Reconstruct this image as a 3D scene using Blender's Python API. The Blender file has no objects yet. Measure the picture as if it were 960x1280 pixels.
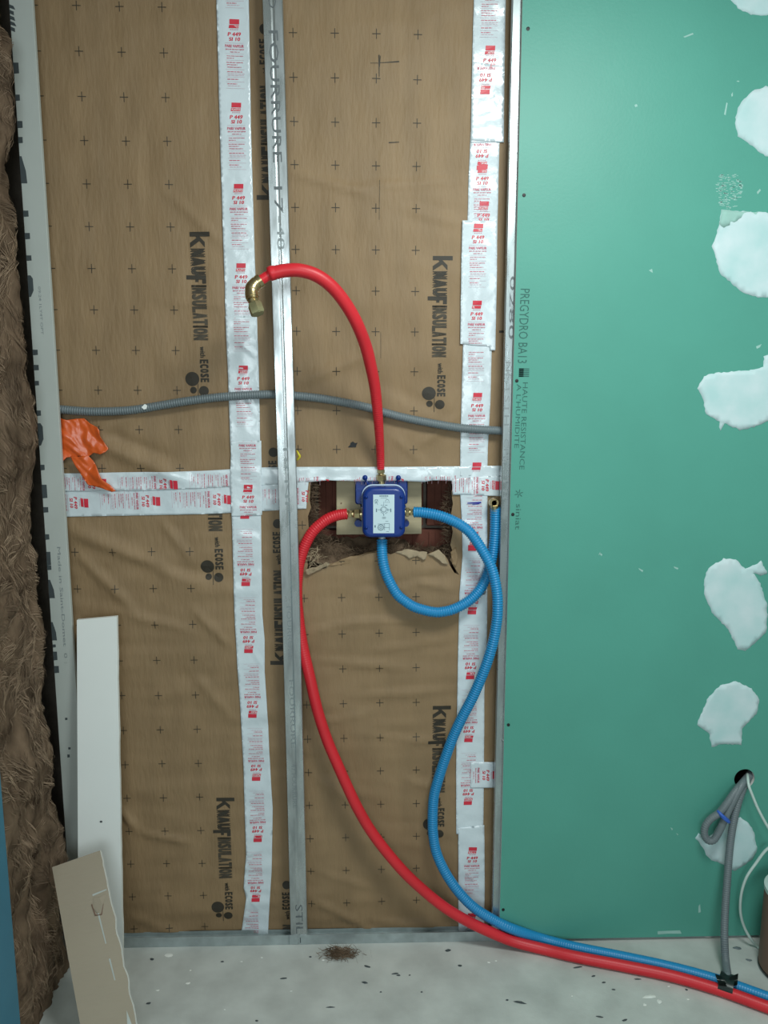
import bpy, bmesh, math, random
import numpy as np
from mathutils import Vector, Matrix, noise, geometry
random.seed(7)
C = bpy.context.scene.collection

# ------------------------------------------------------------------ camera
FPX = 1050.0
AX_R = (0.99954084, -0.03022548, 0.00212947)
AX_U = (0.00304355, 0.17007482, 0.98542645)
AX_B = (-0.03014716, -0.9849675, 0.17008872)
CAM = Vector((0.7629, -2.1843, 1.606))
cd = bpy.data.cameras.new('camera')
cam = bpy.data.objects.new('camera', cd); C.objects.link(cam)
m = Matrix((AX_R, AX_U, AX_B)).transposed().to_4x4(); m.translation = CAM
cam.matrix_world = m
cd.sensor_fit = 'VERTICAL'; cd.sensor_height = 32.0; cd.lens = FPX/1280*32.0
cd.clip_start = 0.05; cd.clip_end = 50
bpy.context.scene.camera = cam

# ------------------------------------------------------------------ world, lights, exposure
sc = bpy.context.scene
sc.view_settings.view_transform = 'Standard'; sc.view_settings.look = 'None'
sc.view_settings.gamma = 1.0; sc.view_settings.use_curve_mapping = False
sc.view_settings.exposure = 0.0
w = bpy.data.worlds.new('world'); sc.world = w; w.use_nodes = True
w.node_tree.nodes['Background'].inputs[0].default_value = (0.75, 0.88, 1.0, 1)
w.node_tree.nodes['Background'].inputs[1].default_value = 0.3
def area(name, loc, target, sx, sy, power, col):
    l = bpy.data.lights.new(name, 'AREA'); l.shape = 'RECTANGLE'; l.size = sx; l.size_y = sy
    l.energy = power; l.color = col
    o = bpy.data.objects.new(name, l); C.objects.link(o); o.location = loc
    o.rotation_euler = (Vector(target)-Vector(loc)).to_track_quat('-Z', 'Y').to_euler()
    return o
area('ceiling_light_glow', (1.36, -1.30, 2.54), (1.08, -0.50, 0.0), 0.55, 0.45, 26, (0.93, 1.0, 0.97))
area('window_daylight', (0.75, -4.1, 1.75), (0.8, 0, 1.5), 1.3, 1.2, 35, (0.86, 0.97, 1.0))

# ------------------------------------------------------------------ helpers
def at(px, py, y=0.0):
    "the point at depth y seen at photo pixel px, py"
    a = (px-480)/FPX; b = -(py-640)/FPX
    d = Vector([a*AX_R[i]+b*AX_U[i]-AX_B[i] for i in range(3)])
    return CAM + d*((y-CAM.y)/d.y)
def fl(px, py, z=0.0):
    a = (px-480)/FPX; b = -(py-640)/FPX
    d = Vector([a*AX_R[i]+b*AX_U[i]-AX_B[i] for i in range(3)])
    return CAM + d*((z-CAM.z)/d.z)
def xz(pts, y=0.0):
    r = []
    for p in pts:
        q = at(p[0], p[1], y); r.append((q.x, q.z))
    return r
def mesh_obj(name, V, F, mat, parent=None, smooth=False, mats=None, fm=None):
    me = bpy.data.meshes.new(name); me.from_pydata([tuple(v) for v in V], [], F); me.update()
    o = bpy.data.objects.new(name, me); C.objects.link(o)
    for mm in (mats or [mat]): me.materials.append(mm)
    if fm is not None: me.polygons.foreach_set('material_index', fm)
    if smooth: me.polygons.foreach_set('use_smooth', [True]*len(F))
    if parent: o.parent = parent
    return o
def tag(o, label=None, cat=None, group=None, kind=None):
    if label: o['label'] = label
    if cat: o['category'] = cat
    if group: o['group'] = group
    if kind: o['kind'] = kind
    return o
def thing(name, label, cat, group=None):
    o = bpy.data.objects.new(name, None); C.objects.link(o); o.empty_display_size = .05
    return tag(o, label, cat, group)
class MB:
    def __init__(s): s.V = []; s.F = []; s.M = []
    def add(s, V, F, mi=0):
        n = len(s.V); s.V += [Vector(v) for v in V]; s.F += [[i+n for i in f] for f in F]; s.M += [mi]*len(F)
    def box(s, a, b, mi=0):
        x0, y0, z0 = a; x1, y1, z1 = b
        s.add([(x0,y0,z0),(x1,y0,z0),(x1,y1,z0),(x0,y1,z0),(x0,y0,z1),(x1,y0,z1),(x1,y1,z1),(x0,y1,z1)],
              [(0,3,2,1),(4,5,6,7),(0,1,5,4),(1,2,6,5),(2,3,7,6),(3,0,4,7)], mi)
    def tube(s, P, R, n=12, cap=True, mi=0):
        P = [Vector(p) for p in P]
        if not hasattr(R, '__len__'): R = [R]*len(P)
        T = []
        for i in range(len(P)):
            d = P[min(i+1, len(P)-1)]-P[max(i-1, 0)]
            T.append(d.normalized() if d.length > 1e-9 else Vector((0,0,1)))
        u = T[0].orthogonal().normalized(); V = []
        for i, p in enumerate(P):
            u = (u - T[i]*u.dot(T[i])).normalized(); v = T[i].cross(u)
            for k in range(n):
                a = 2*math.pi*k/n; V.append(p+(u*math.cos(a)+v*math.sin(a))*R[i])
        F = []
        for i in range(len(P)-1):
            for k in range(n):
                k2 = (k+1) % n; F.append((i*n+k, i*n+k2, (i+1)*n+k2, (i+1)*n+k))
        if cap: F.append(tuple(range(n-1, -1, -1))); F.append(tuple((len(P)-1)*n+k for k in range(n)))
        s.add(V, F, mi)
    def build(s, name, mat, parent=None, smooth=False, mats=None):
        return mesh_obj(name, s.V, s.F, mat, parent, smooth, mats, s.M if mats else None)
def soften(o, wd=.002, seg=2):
    b = o.modifiers.new('bevel', 'BEVEL'); b.width = wd; b.segments = seg; b.limit_method = 'ANGLE'; b.angle_limit = .6
    return o
def smooth_angle(o, deg=40):
    me = o.data; me.polygons.foreach_set('use_smooth', [True]*len(me.polygons))
    try: me.set_sharp_from_angle(angle=math.radians(deg))
    except Exception: pass
    return o
def curve(pts, sub=8):
    P = [Vector(p) for p in pts]; out = []
    for i in range(len(P)-1):
        a = P[max(i-1, 0)]; b = P[i]; c = P[i+1]; d = P[min(i+2, len(P)-1)]
        for k in range(sub):
            t = k/sub
            out.append(.5*((2*b)+(c-a)*t+(2*a-5*b+4*c-d)*t*t+(3*b-a-3*c+d)*t**3))
    out.append(P[-1]); return out
def resample(P, step):
    L = [0]
    for i in range(1, len(P)): L.append(L[-1]+(P[i]-P[i-1]).length)
    n = max(2, int(L[-1]/step)); out = []; j = 0
    for k in range(n+1):
        s = L[-1]*k/n
        while j < len(P)-2 and L[j+1] < s: j += 1
        t = (s-L[j])/max(1e-9, L[j+1]-L[j]); out.append(P[j].lerp(P[j+1], t))
    return out, L[-1]
def inside(poly, X, Y):
    r = np.zeros(len(X), bool); n = len(poly)
    for i in range(n):
        x0, y0 = poly[i]; x1, y1 = poly[(i+1) % n]
        if y0 == y1: continue
        c = ((y0 > Y) != (y1 > Y)) & (X < (x1-x0)*(Y-y0)/(y1-y0)+x0)
        r ^= c
    return r
def densify(poly, step):
    out = []
    for i in range(len(poly)):
        a = poly[i]; b = poly[(i+1) % len(poly)]
        n = max(1, int(math.hypot(b[0]-a[0], b[1]-a[1])/step))
        for k in range(n): out.append((a[0]+(b[0]-a[0])*k/n, a[1]+(b[1]-a[1])*k/n))
    return out
def cdt(outline, step=None, holes=(), edge_step=None):
    "triangulate a flat outline (with holes), interior points on a grid"
    loops = [densify(outline, edge_step or step or 9)] + [densify(h, edge_step or step or 9) for h in holes]
    pts = []; edges = []
    for lp in loops:
        n0 = len(pts); pts += lp; edges += [(n0+i, n0+(i+1) % len(lp)) for i in range(len(lp))]
    if step:
        B = np.array(pts); x0, y0 = B.min(0); x1, y1 = B.max(0)
        gx, gy = np.meshgrid(np.arange(x0+step*.6, x1, step), np.arange(y0+step*.6, y1, step))
        gx = gx+((np.arange(gx.shape[0]) % 2)*step*.5)[:, None]
        gx = gx.ravel(); gy = gy.ravel(); ok = inside(outline, gx, gy)
        for h in holes: ok &= ~inside(h, gx, gy)
        gx = gx[ok]; gy = gy[ok]
        dm = np.full(len(gx), 9.0)
        for i in range(0, len(B)):
            dm = np.minimum(dm, np.hypot(gx-B[i, 0], gy-B[i, 1]))
        ok = dm > step*.45
        pts += list(zip(gx[ok].tolist(), gy[ok].tolist()))
    v, e, f, *_ = geometry.delaunay_2d_cdt([Vector(p) for p in pts], edges, [], 0, 1e-6)
    c = np.array([[sum(v[i][0] for i in t)/3, sum(v[i][1] for i in t)/3] for t in f])
    ok = inside(outline, c[:, 0], c[:, 1])
    for h in holes: ok &= ~inside(h, c[:, 0], c[:, 1])
    F = [tuple(t) for t, k in zip(f, ok) if k]
    out = []
    for t in F:
        a, b, d = (v[i] for i in t)
        if (b[0]-a[0])*(d[1]-a[1])-(b[1]-a[1])*(d[0]-a[0]) < 0: t = (t[0], t[2], t[1])
        out.append(t)
    return [(p[0], p[1]) for p in v], out
def prism(outline, yf, yb, holes=(), step=None, front=None, edge_step=None):
    "solid slab: front face at yf (towards the camera), back at yb. returns V, F"
    P, T = cdt(outline, step, holes, edge_step)
    fy = (lambda x, z: yf) if front is None else front
    n = len(P)
    V = [(x, fy(x, z), z) for x, z in P]+[(x, yb, z) for x, z in P]
    F = list(T)+[(a+n, c+n, b+n) for a, b, c in T]
    cnt = {}
    for t in T:
        for i in range(3):
            a, b = t[i], t[(i+1) % 3]; cnt[(a, b)] = 1
    for (a, b) in cnt:
        if (b, a) not in cnt: F.append((b, a, a+n, b+n))
    return V, F
def jag(poly, step, amp, seed=0):
    d = densify(poly, step); rnd = random.Random(seed)
    return [(x+rnd.uniform(-amp, amp), z+rnd.uniform(-amp, amp)) for x, z in d]

# ------------------------------------------------------------------ text as flat print
_tc = {}
def text_tris(s, bold=0.0):
    k = (s, bold)
    if k in _tc: return _tc[k]
    cu = bpy.data.curves.new('t', 'FONT'); cu.body = s; cu.resolution_u = 2; cu.offset = bold
    ob = bpy.data.objects.new('t', cu); C.objects.link(ob)
    dg = bpy.context.evaluated_depsgraph_get(); e = ob.evaluated_get(dg); me = e.to_mesh()
    V = [(v.co.x, v.co.y) for v in me.vertices]; F = []
    me.calc_loop_triangles()
    for t in me.loop_triangles: F.append(tuple(t.vertices))
    e.to_mesh_clear(); bpy.data.objects.remove(ob); bpy.data.curves.remove(cu)
    x0 = min(v[0] for v in V); x1 = max(v[0] for v in V); y0 = min(v[1] for v in V); y1 = max(v[1] for v in V)
    V = [((x-x0)/(x1-x0), (y-y0)/(y1-y0)) for x, y in V]
    _tc[k] = (V, F); return V, F
class Print:
    "flat print in a local frame: u to the reader's right, v upward (metres)"
    def __init__(s): s.V = []; s.F = []; s.M = []
    def text(s, t, u0, u1, v0, v1, bold=0.0, shear=0.0, mi=0, strike=0.0):
        V, F = text_tris(t, 0 if strike else bold)
        for k in ((-1, 0, 1) if strike else (0,)):
            n = len(s.V); w = strike
            s.V += [(u0+w+(u1-u0-2*w)*a+shear*(v0+(v1-v0)*b-v0)+k*w, v0+(v1-v0)*b) for a, b in V]
            s.F += [tuple(i+n for i in f) for f in F]; s.M += [mi]*len(F)
    def heavy(s, t, u0, u1, v0, v1, mi=0, w=.0012, gap=.0016, shear=0.0):
        "condensed heavy capitals, each letter set in its own cell"
        wd = [.42 if c in 'I1' else 1.0 for c in t]; k = (u1-u0-gap*(len(t)-1))/sum(wd); u = u0
        for c, q in zip(t, wd):
            V, F = text_tris(c)
            for du, dv in ((-w, -w), (w, -w), (-w, w), (w, w), (0, 0)):
                n = len(s.V); a0 = u+w; a1 = u+k*q-w
                if c == 'I': a0 = u+.0004; a1 = u+k*q-.0004; du = 0
                s.V += [(a0+(a1-a0)*a+du+shear*(v1-v0)*b, v0+w+(v1-v0-2*w)*b+dv) for a, b in V]
                s.F += [tuple(i+n for i in f) for f in F]; s.M += [mi]*len(F)
            u += k*q+gap
    def poly(s, pts, mi=0):
        n = len(s.V); s.V += list(pts); s.F.append(tuple(range(n, n+len(pts)))); s.M.append(mi)
    def rect(s, u0, u1, v0, v1, mi=0):
        if u1-u0 > .04:
            k = max(1, int((u1-u0)/.015))
            for i in range(k):
                a = u0+(u1-u0)*i/k; b = u0+(u1-u0)*(i+1)/k; s.poly([(a,v0),(b,v0),(b,v1),(a,v1)], mi)
        elif v1-v0 > .03:
            k = max(1, int((v1-v0)/.012))
            for i in range(k):
                a = v0+(v1-v0)*i/k; b = v0+(v1-v0)*(i+1)/k; s.poly([(u0,a),(u1,a),(u1,b),(u0,b)], mi)
        else: s.poly([(u0,v0),(u1,v0),(u1,v1),(u0,v1)], mi)
    def disc(s, u, v, r, mi=0, n=20):
        for k in range(n):
            a = 2*math.pi*k/n; b = 2*math.pi*(k+1)/n
            s.poly([(u, v), (u+r*math.cos(a), v+r*math.sin(a)), (u+r*math.cos(b), v+r*math.sin(b))], mi)
    def put(s, out, ox, oz, ang, sx=1.0, sy=1.0, clip=None):
        "append to out (another Print, in wall x/z) turned by ang"
        c, n_ = math.cos(ang), math.sin(ang); n = len(out.V)
        P = [(ox+sx*u*c-sy*v*n_, oz+sx*u*n_+sy*v*c) for u, v in s.V]
        out.V += P
        if clip is not None and s.F:
            ctr = np.array([[sum(P[i][0] for i in f)/len(f), sum(P[i][1] for i in f)/len(f)] for f in s.F])
            ok = inside(clip, ctr[:, 0], ctr[:, 1])
        else: ok = [True]*len(s.F)
        for f, mi, k in zip(s.F, s.M, ok):
            if k: out.F.append(tuple(i+n for i in f)); out.M.append(mi)
    def build(s, name, mats, surf, parent=None, off=.0008):
        if not s.F: return None
        used = sorted({i for f in s.F for i in f}); mp = {a: b for b, a in enumerate(used)}
        V = [(s.V[i][0], surf(*s.V[i])-off, s.V[i][1]) for i in used]
        F = [tuple(mp[i] for i in f) for f in s.F]
        o = mesh_obj(name, V, F, None, parent, False, mats, s.M); o['kind'] = 'stuff'
        return o

# ------------------------------------------------------------------ materials
def mat(name, col, rough=.8, metal=0.0, var=0.0, scale=20, bump=0.0, bscale=60, spec=None, stretch=(1,1,1), col2=None, coat=0, detail=6, rvar=0.0):
    m = bpy.data.materials.new(name); m.use_nodes = True; nt = m.node_tree; N = nt.nodes; L = nt.links
    b = N['Principled BSDF']; b.inputs['Base Color'].default_value = (*col, 1); b.inputs['Roughness'].default_value = rough
    b.inputs['Metallic'].default_value = metal
    if spec is not None: b.inputs['Specular IOR Level'].default_value = spec
    if coat: b.inputs['Coat Weight'].default_value = coat
    if var or bump or col2 or rvar:
        tc = N.new('ShaderNodeTexCoord'); mp = N.new('ShaderNodeMapping'); mp.inputs['Scale'].default_value = stretch
        L.new(tc.outputs['Object'], mp.inputs[0])
    if var or col2 or rvar:
        n = N.new('ShaderNodeTexNoise'); n.inputs['Scale'].default_value = scale; n.inputs['Detail'].default_value = detail
        L.new(mp.outputs[0], n.inputs['Vector'])
        r = N.new('ShaderNodeMapRange'); r.inputs[1].default_value = .3; r.inputs[2].default_value = .7
        L.new(n.outputs[0], r.inputs[0])
        mx = N.new('ShaderNodeMix'); mx.data_type = 'RGBA'
        c2 = col2 or tuple(max(0, c*(1-var)) for c in col)
        mx.inputs[6].default_value = (*col, 1); mx.inputs[7].default_value = (*c2, 1)
        L.new(r.outputs[0], mx.inputs[0]); L.new(mx.outputs[2], b.inputs['Base Color'])
        if rvar:
            q = N.new('ShaderNodeMapRange'); q.inputs[1].default_value = .35; q.inputs[2].default_value = .65
            q.inputs[3].default_value = rough-rvar; q.inputs[4].default_value = rough+rvar
            L.new(n.outputs[0], q.inputs[0]); L.new(q.outputs[0], b.inputs['Roughness'])
    if bump:
        n2 = N.new('ShaderNodeTexNoise'); n2.inputs['Scale'].default_value = bscale; n2.inputs['Detail'].default_value = 5
        L.new(mp.outputs[0], n2.inputs['Vector'])
        bp = N.new('ShaderNodeBump'); bp.inputs['Strength'].default_value = bump; bp.inputs['Distance'].default_value = .002
        L.new(n2.outputs[0], bp.inputs['Height']); L.new(bp.outputs[0], b.inputs['Normal'])
    return m
KRAFT = mat('kraft_paper', (.315, .210, .112), .58, var=.17, scale=7, bump=.9, bscale=42, stretch=(2.6, 1, .6), spec=.38)
KRAFT_IN = mat('kraft_torn', (.40, .31, .20), .85, var=.2, scale=30)
INK = mat('brown_black_ink', (.035, .028, .018), .6)
INK_G = mat('worn_ink', (.085, .068, .045), .65, var=.5, scale=60)
WOOL = mat('mineral_wool', (.24, .165, .11), .95, col2=(.07, .047, .031), scale=26, bump=1.0, bscale=120, stretch=(1, 1, .45), spec=.1)
FIB = mat('wool_fibre', (.47, .34, .235), .9, col2=(.10, .065, .042), scale=11, spec=.15)
TAPE = mat('white_tape', (.70, .79, .84), .22, bump=.9, bscale=26, spec=.65)
RED_INK = mat('red_ink', (.68, .03, .06), .4)
PINK_INK = mat('faint_red_ink', (.62, .42, .48), .4)
RED2_INK = mat('mid_red_ink', (.62, .16, .22), .4)
WHITE_INK = mat('white_ink', (.80, .84, .86), .4)
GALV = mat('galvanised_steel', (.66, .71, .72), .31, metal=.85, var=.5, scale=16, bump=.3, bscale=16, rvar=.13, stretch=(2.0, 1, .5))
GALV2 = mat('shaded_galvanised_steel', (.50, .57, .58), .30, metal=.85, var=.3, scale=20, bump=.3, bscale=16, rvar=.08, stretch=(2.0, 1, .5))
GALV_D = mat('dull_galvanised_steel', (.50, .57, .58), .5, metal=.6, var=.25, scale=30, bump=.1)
STAMP = mat('grey_stamp', (.13, .15, .16), .6)
STAMP_F = mat('faint_stamp', (.28, .32, .33), .5, metal=.3)
GREEN = mat('green_board_face', (.094, .365, .290), .45, var=.07, scale=5, bump=.12, bscale=140, spec=.4)
GYPSUM = mat('gypsum_core', (.88, .90, .86), .9, var=.12, scale=40, bump=.4)
FILLER = mat('joint_filler', (.63, .76, .79), .8, col2=(.46, .68, .69), scale=14, bump=.2, bscale=50, detail=3)
FILLER_T = mat('thin_filler_smear', (.36, .61, .55), .8, var=.15, scale=30)
BSTAMP = mat('board_stamp', (.03, .13, .11), .7)
GREYPAPER = mat('grey_board_paper', (.50, .54, .51), .8, var=.06, scale=10)
WHITEPAPER = mat('white_board_paper', (.90, .94, .92), .75, var=.03, scale=6)
BROWNPAPER = mat('brown_board_paper', (.38, .325, .245), .8, var=.07, scale=6)
CHAR = mat('charcoal_print', (.055, .07, .075), .7)
CONC = mat('concrete', (.60, .63, .60), .85, var=.25, scale=9, bump=.35, bscale=70, detail=10)
RED = mat('red_plastic', (.72, .022, .035), .42, var=.12, scale=9)
BLUE = mat('blue_plastic', (.016, .26, .56), .36, spec=.5)
BLUE_D = mat('blue_smooth_plastic', (.045, .30, .66), .4)
GREY = mat('grey_conduit_plastic', (.155, .19, .205), .42, spec=.5)
BRASS = mat('brass', (.62, .50, .27), .28, metal=.95, var=.2, scale=60)
BRASS_D = mat('dull_brass', (.42, .40, .22), .45, metal=.7, var=.2, scale=80)
NAVY = mat('navy_box_plastic', (.003, .034, .23), .33, spec=.5)
GASKET = mat('pale_gasket', (.55, .68, .80), .5)
STICKER = mat('sticker', (.62, .78, .84), .5)
DIAG = mat('diagram_ink', (.12, .20, .26), .6)
BLACK = mat('black_plastic', (.008, .009, .010), .5)
BTAPE = mat('black_tape', (.006, .016, .014), .3)
WOOD = mat('pale_plywood', (.55, .47, .30), .75, var=.2, scale=8, stretch=(1, 1, 9), bump=.2)
BRICK = mat('brick_clay', (.17, .055, .035), .9, var=.4, scale=12, bump=.7, bscale=40)
MORTAR = mat('mortar', (.20, .17, .14), .95, var=.3, scale=30, bump=.6)
ORANGE = mat('orange_film', (.78, .13, .025), .3, var=.12, scale=20, bump=.4, bscale=60, spec=.6)
YELLOW = mat('yellow_plastic', (.70, .60, .04), .4)
PANEL = mat('blue_panel', (.045, .20, .30), .55, var=.12, scale=6, bump=.15)
CLAY = mat('brown_tube_card', (.22, .125, .085), .6, var=.12, scale=12)
CABLE = mat('white_cable_sheath', (.55, .68, .64), .4)
WALLM = mat('bare_plaster_wall', (.42, .43, .41), .9, var=.05, scale=3)
BLUEPEN = mat('blue_marker', (.02, .03, .32), .5)
TIE = mat('blue_tie_tape', (.04, .13, .55), .4)
GLASS = bpy.data.materials.new('window_glass'); GLASS.use_nodes = True
_b = GLASS.node_tree.nodes['Principled BSDF']; _b.inputs['Transmission Weight'].default_value = 1; _b.inputs['Roughness'].default_value = .02
FRAMEM = mat('window_frame_paint', (.7, .7, .68), .5)

# ------------------------------------------------------------------ paper relief
FOLDS = []
def fold(p0, p1, amp, wd):
    a = at(*p0); b = at(*p1); FOLDS.append((a.x, a.z, b.x, b.z, amp*1.5, wd))
for q in [((110,548),(245,606),.008,.020),((130,540),(220,575),-.004,.014),((75,655),(245,728),.008,.018),((95,690),(170,765),.005,.013),
          ((150,765),(245,790),.004,.012),((150,700),(288,722),-.004,.016),((195,505),(110,545),.005,.018),((240,760),(292,812),.004,.010),((200,650),(240,700),.004,.010),
          ((190,375),(290,382),.002,.010),((200,232),(290,315),.003,.012),((205,470),(290,440),.002,.010),((150,1010),(170,1035),.007,.008),
          ((170,1040),(240,1052),.006,.010),((155,1140),(240,1175),.003,.014),((240,840),(292,900),.003,.012),
          ((370,480),(465,440),.004,.014),((480,480),(560,520),-.003,.016),((520,560),(575,520),.003,.010),((490,545),(530,580),.003,.008),
          ((360,215),(470,245),.004,.010),((440,235),(575,225),.003,.010),((500,260),(580,280),.003,.012),
          ((420,780),(572,770),.004,.008),((385,790),(450,775),.003,.007),((450,815),(570,800),.003,.007),((385,825),(520,836),.003,.007),((440,870),(570,862),.003,.008),
          ((385,905),(470,890),.003,.007),((440,915),(560,930),.003,.009),((385,1120),(470,1165),.004,.010),((385,1085),(470,1110),.003,.010),((500,970),(540,985),.003,.008),
          ((515,725),(570,738),.003,.008),((440,737),(570,716),-.004,.010),((455,1150),(560,1158),.004,.010),((385,962),(460,1020),.003,.010)]:
    fold(*q)
def relief(x, z):
    n = noise.noise
    h = .0040*n((x*3.1, 1.3, z*4.2)) + .0028*n((x*5.0+7, 4.0, z*15.0)) + .0016*n((x*22, 9.0, z*9.0)) + .0035*max(0, .28-abs(n((x*4+z*3, 8.0, z*9.0-x*2))))
    if z < 1.2: h += .0026*n((x*9+3, 2.0, z*34.0))
    else: h += .0015*n((x*26+3, 2.0, z*5.0))
    for (ax, az, bx, bz, amp, wd) in FOLDS:
        dx = bx-ax; dz = bz-az; L2 = dx*dx+dz*dz
        t = ((x-ax)*dx+(z-az)*dz)/L2
        if t < -.25 or t > 1.25: continue
        d = ((x-ax)*dz-(z-az)*dx)/math.sqrt(L2)
        if abs(d) > 3*wd: continue
        e = max(0.0, 1-max(0, abs(t-.5)*2-.55)/.95)
        h += amp*e*e*math.exp(-(d/wd)**2)
    return -max(-.004, min(.0125, h))

# ------------------------------------------------------------------ the room
X_R = 2.36; Y_F = -4.2; H = 2.62; X_L = -.16
mb = MB(); mb.box((X_L-.1, Y_F-.1, -.1), (X_R+.1, .5, 0)); tag(mb.build('floor', CONC), kind='structure')
mb = MB(); mb.box((X_L-.1, Y_F-.1, H), (X_R+.1, .5, H+.1)); tag(mb.build('ceiling', WALLM), kind='structure')
mb = MB(); mb.box((X_R, Y_F, 0), (X_R+.1, .14, H)); tag(mb.build('wall_right', WALLM), kind='structure')
mb = MB(); mb.box((X_L-.1, Y_F, 0), (X_L, .14, H)); tag(mb.build('wall_left', WALLM), kind='structure')
mb = MB(); wx0, wx1, wz0, wz1 = .05, 1.45, 1.1, 2.4
mb.box((X_L, Y_F-.1, 0), (wx0, Y_F, H)); mb.box((wx1, Y_F-.1, 0), (X_R, Y_F, H))
mb.box((wx0, Y_F-.1, 0), (wx1, Y_F, wz0)); mb.box((wx0, Y_F-.1, wz1), (wx1, Y_F, H))
tag(mb.build('wall_front', WALLM), kind='structure')
wn = bpy.data.objects.new('window_1', None); C.objects.link(wn); tag(wn, kind='structure')
mb = MB(); t = .05
mb.box((wx0, Y_F-.09, wz0), (wx1, Y_F-.03, wz0+t)); mb.box((wx0, Y_F-.09, wz1-t), (wx1, Y_F-.03, wz1))
mb.box((wx0, Y_F-.09, wz0), (wx0+t, Y_F-.03, wz1)); mb.box((wx1-t, Y_F-.09, wz0), (wx1, Y_F-.03, wz1))
mb.box((.73, Y_F-.09, wz0), (.77, Y_F-.03, wz1)); mb.build('window_frame', FRAMEM, wn)
mb = MB(); mb.box((wx0+t, Y_F-.065, wz0+t), (.73, Y_F-.06, wz1-t)); mb.build('window_pane', GLASS, wn)
mb = MB(); mb.box((.77, Y_F-.065, wz0+t), (wx1-t, Y_F-.06, wz1-t)); mb.build('window_pane', GLASS, wn)

# masonry behind the insulation, bricks built where the opening shows them
mb = MB(); mb.box((X_L-.1, .135, 0), (X_R+.1, .24, H)); wall = tag(mb.build('wall_back', MORTAR), kind='structure')
bx0 = at(531, 640, .1).x
for r in range(4):
    z0 = at(480, 662, .1).z-.166+.166*(r-1)+.010
    for k in range(-2, 2):
        a = bx0+.006+k*.30+(-.15 if r % 2 else 0)
        mb = MB(); dp = random.uniform(-.003, .003)
        mb.box((a, .105+dp, z0), (a+.29, .136, z0+.154))
        for q in range(6):   # ribbed clay face
            mb.box((a+.02+q*.045, .102+dp, z0+.004), (a+.04+q*.045, .106+dp, z0+.150))
        soften(mb.build('brick', BRICK, wall), .003, 1)

# left partition: bare wool against the lining
def ribbon(mb, P, wd, up):
    n = len(mb.V); V = []; F = []
    for i, p in enumerate(P):
        k = wd*(1-abs(2*i/(len(P)-1)-1)**2*.7)
        V += [p-up*k, p+up*k]
    for i in range(len(P)-1): F.append((2*i, 2*i+1, 2*i+3, 2*i+2))
    mb.add(V, F)
def wool_x(y, z):
    n = noise.noise
    w1 = n((y*4, z*2.0, 9.0))*.5
    v = -.040+.024*n((y*8+w1*3, z*4.2, 1.0))+.026*n((y*21+3+w1*4, z*8+w1*4, 5.0))+.016*abs(n((y*45+w1*9, z*20, 2.0)))+.004*n((y*90, z*60, 2.0))
    v += .030*math.exp(-((z-1.50)/.13)**2-((y+.15)/.08)**2)+.004*math.exp(-((z-.1)/.25)**2)
    if y > -.15:
        t_ = min(1, (y+.15)/.08); v -= (.055+.02*min(1, max(0, z-1.2)))*t_*t_
    return max(v, -.148)
root = thing('mineral_wool_batt', 'bare brown mineral wool filling the open partition beside the pale plasterboard strip', 'insulation')
ys = [(-.062-i*.009) for i in range(96)]; zs = [.0+j*.012 for j in range(217)]
V = []; F = []
for z in zs:
    for y in ys: V.append((wool_x(y, z), y, z))
n = len(ys)
for j in range(len(zs)-1):
    for i in range(n-1): F.append((j*n+i, (j+1)*n+i, (j+1)*n+i+1, j*n+i+1))
nb = len(V)
V += [(-.15, ys[0], zs[0]), (-.15, ys[0], zs[-1]), (-.15, ys[-1], zs[0]), (-.15, ys[-1], zs[-1])]
for j in range(len(zs)-1): F.append((j*n, nb if j < 100 else nb+1, (j+1)*n)) 
F.append((nb, nb+1, 100*n)); 
mesh_obj('wool_body', V, F, WOOL, root, True)
rnd = random.Random(3); mb = MB()
for k in range(1500):
    y0_ = -rnd.uniform(.085, .62); z0_ = rnd.uniform(.01, 2.5)
    a0_ = 2.2*noise.noise((y0_*5, z0_*2.3, 11.0))+rnd.uniform(-.45, .45)+math.pi/2; L = rnd.uniform(.03, .085)
    cur0 = rnd.uniform(-.5, .5)+1.6*noise.noise((y0_*9, z0_*5, 3.0)); lift0 = rnd.uniform(.0005, .007)
    for q_ in range(11):
        y = y0_+rnd.gauss(0, .005); z = z0_+rnd.gauss(0, .006); a = a0_+rnd.gauss(0, .10); cur = cur0+rnd.gauss(0, .15); lift = lift0*rnd.uniform(.3, 1.1)
        P = []; yy, zz = y, z; l_ = L*rnd.uniform(.6, 1.1)
        for i in range(6):
            s = i/5
            P.append(Vector((wool_x(min(yy, -.071), zz)+.001+lift*math.sin(math.pi*s), yy, zz)))
            yy += math.cos(a)*l_/5; zz += math.sin(a)*l_/5; a += cur*.4
            zz = max(zz, .004); yy = min(yy, -.070)
        ribbon(mb, P, rnd.uniform(.0003, .0009), Vector((0, -math.sin(a), math.cos(a))))
tag(mb.build('loose_fibres', FIB, root), kind='stuff')

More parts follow.
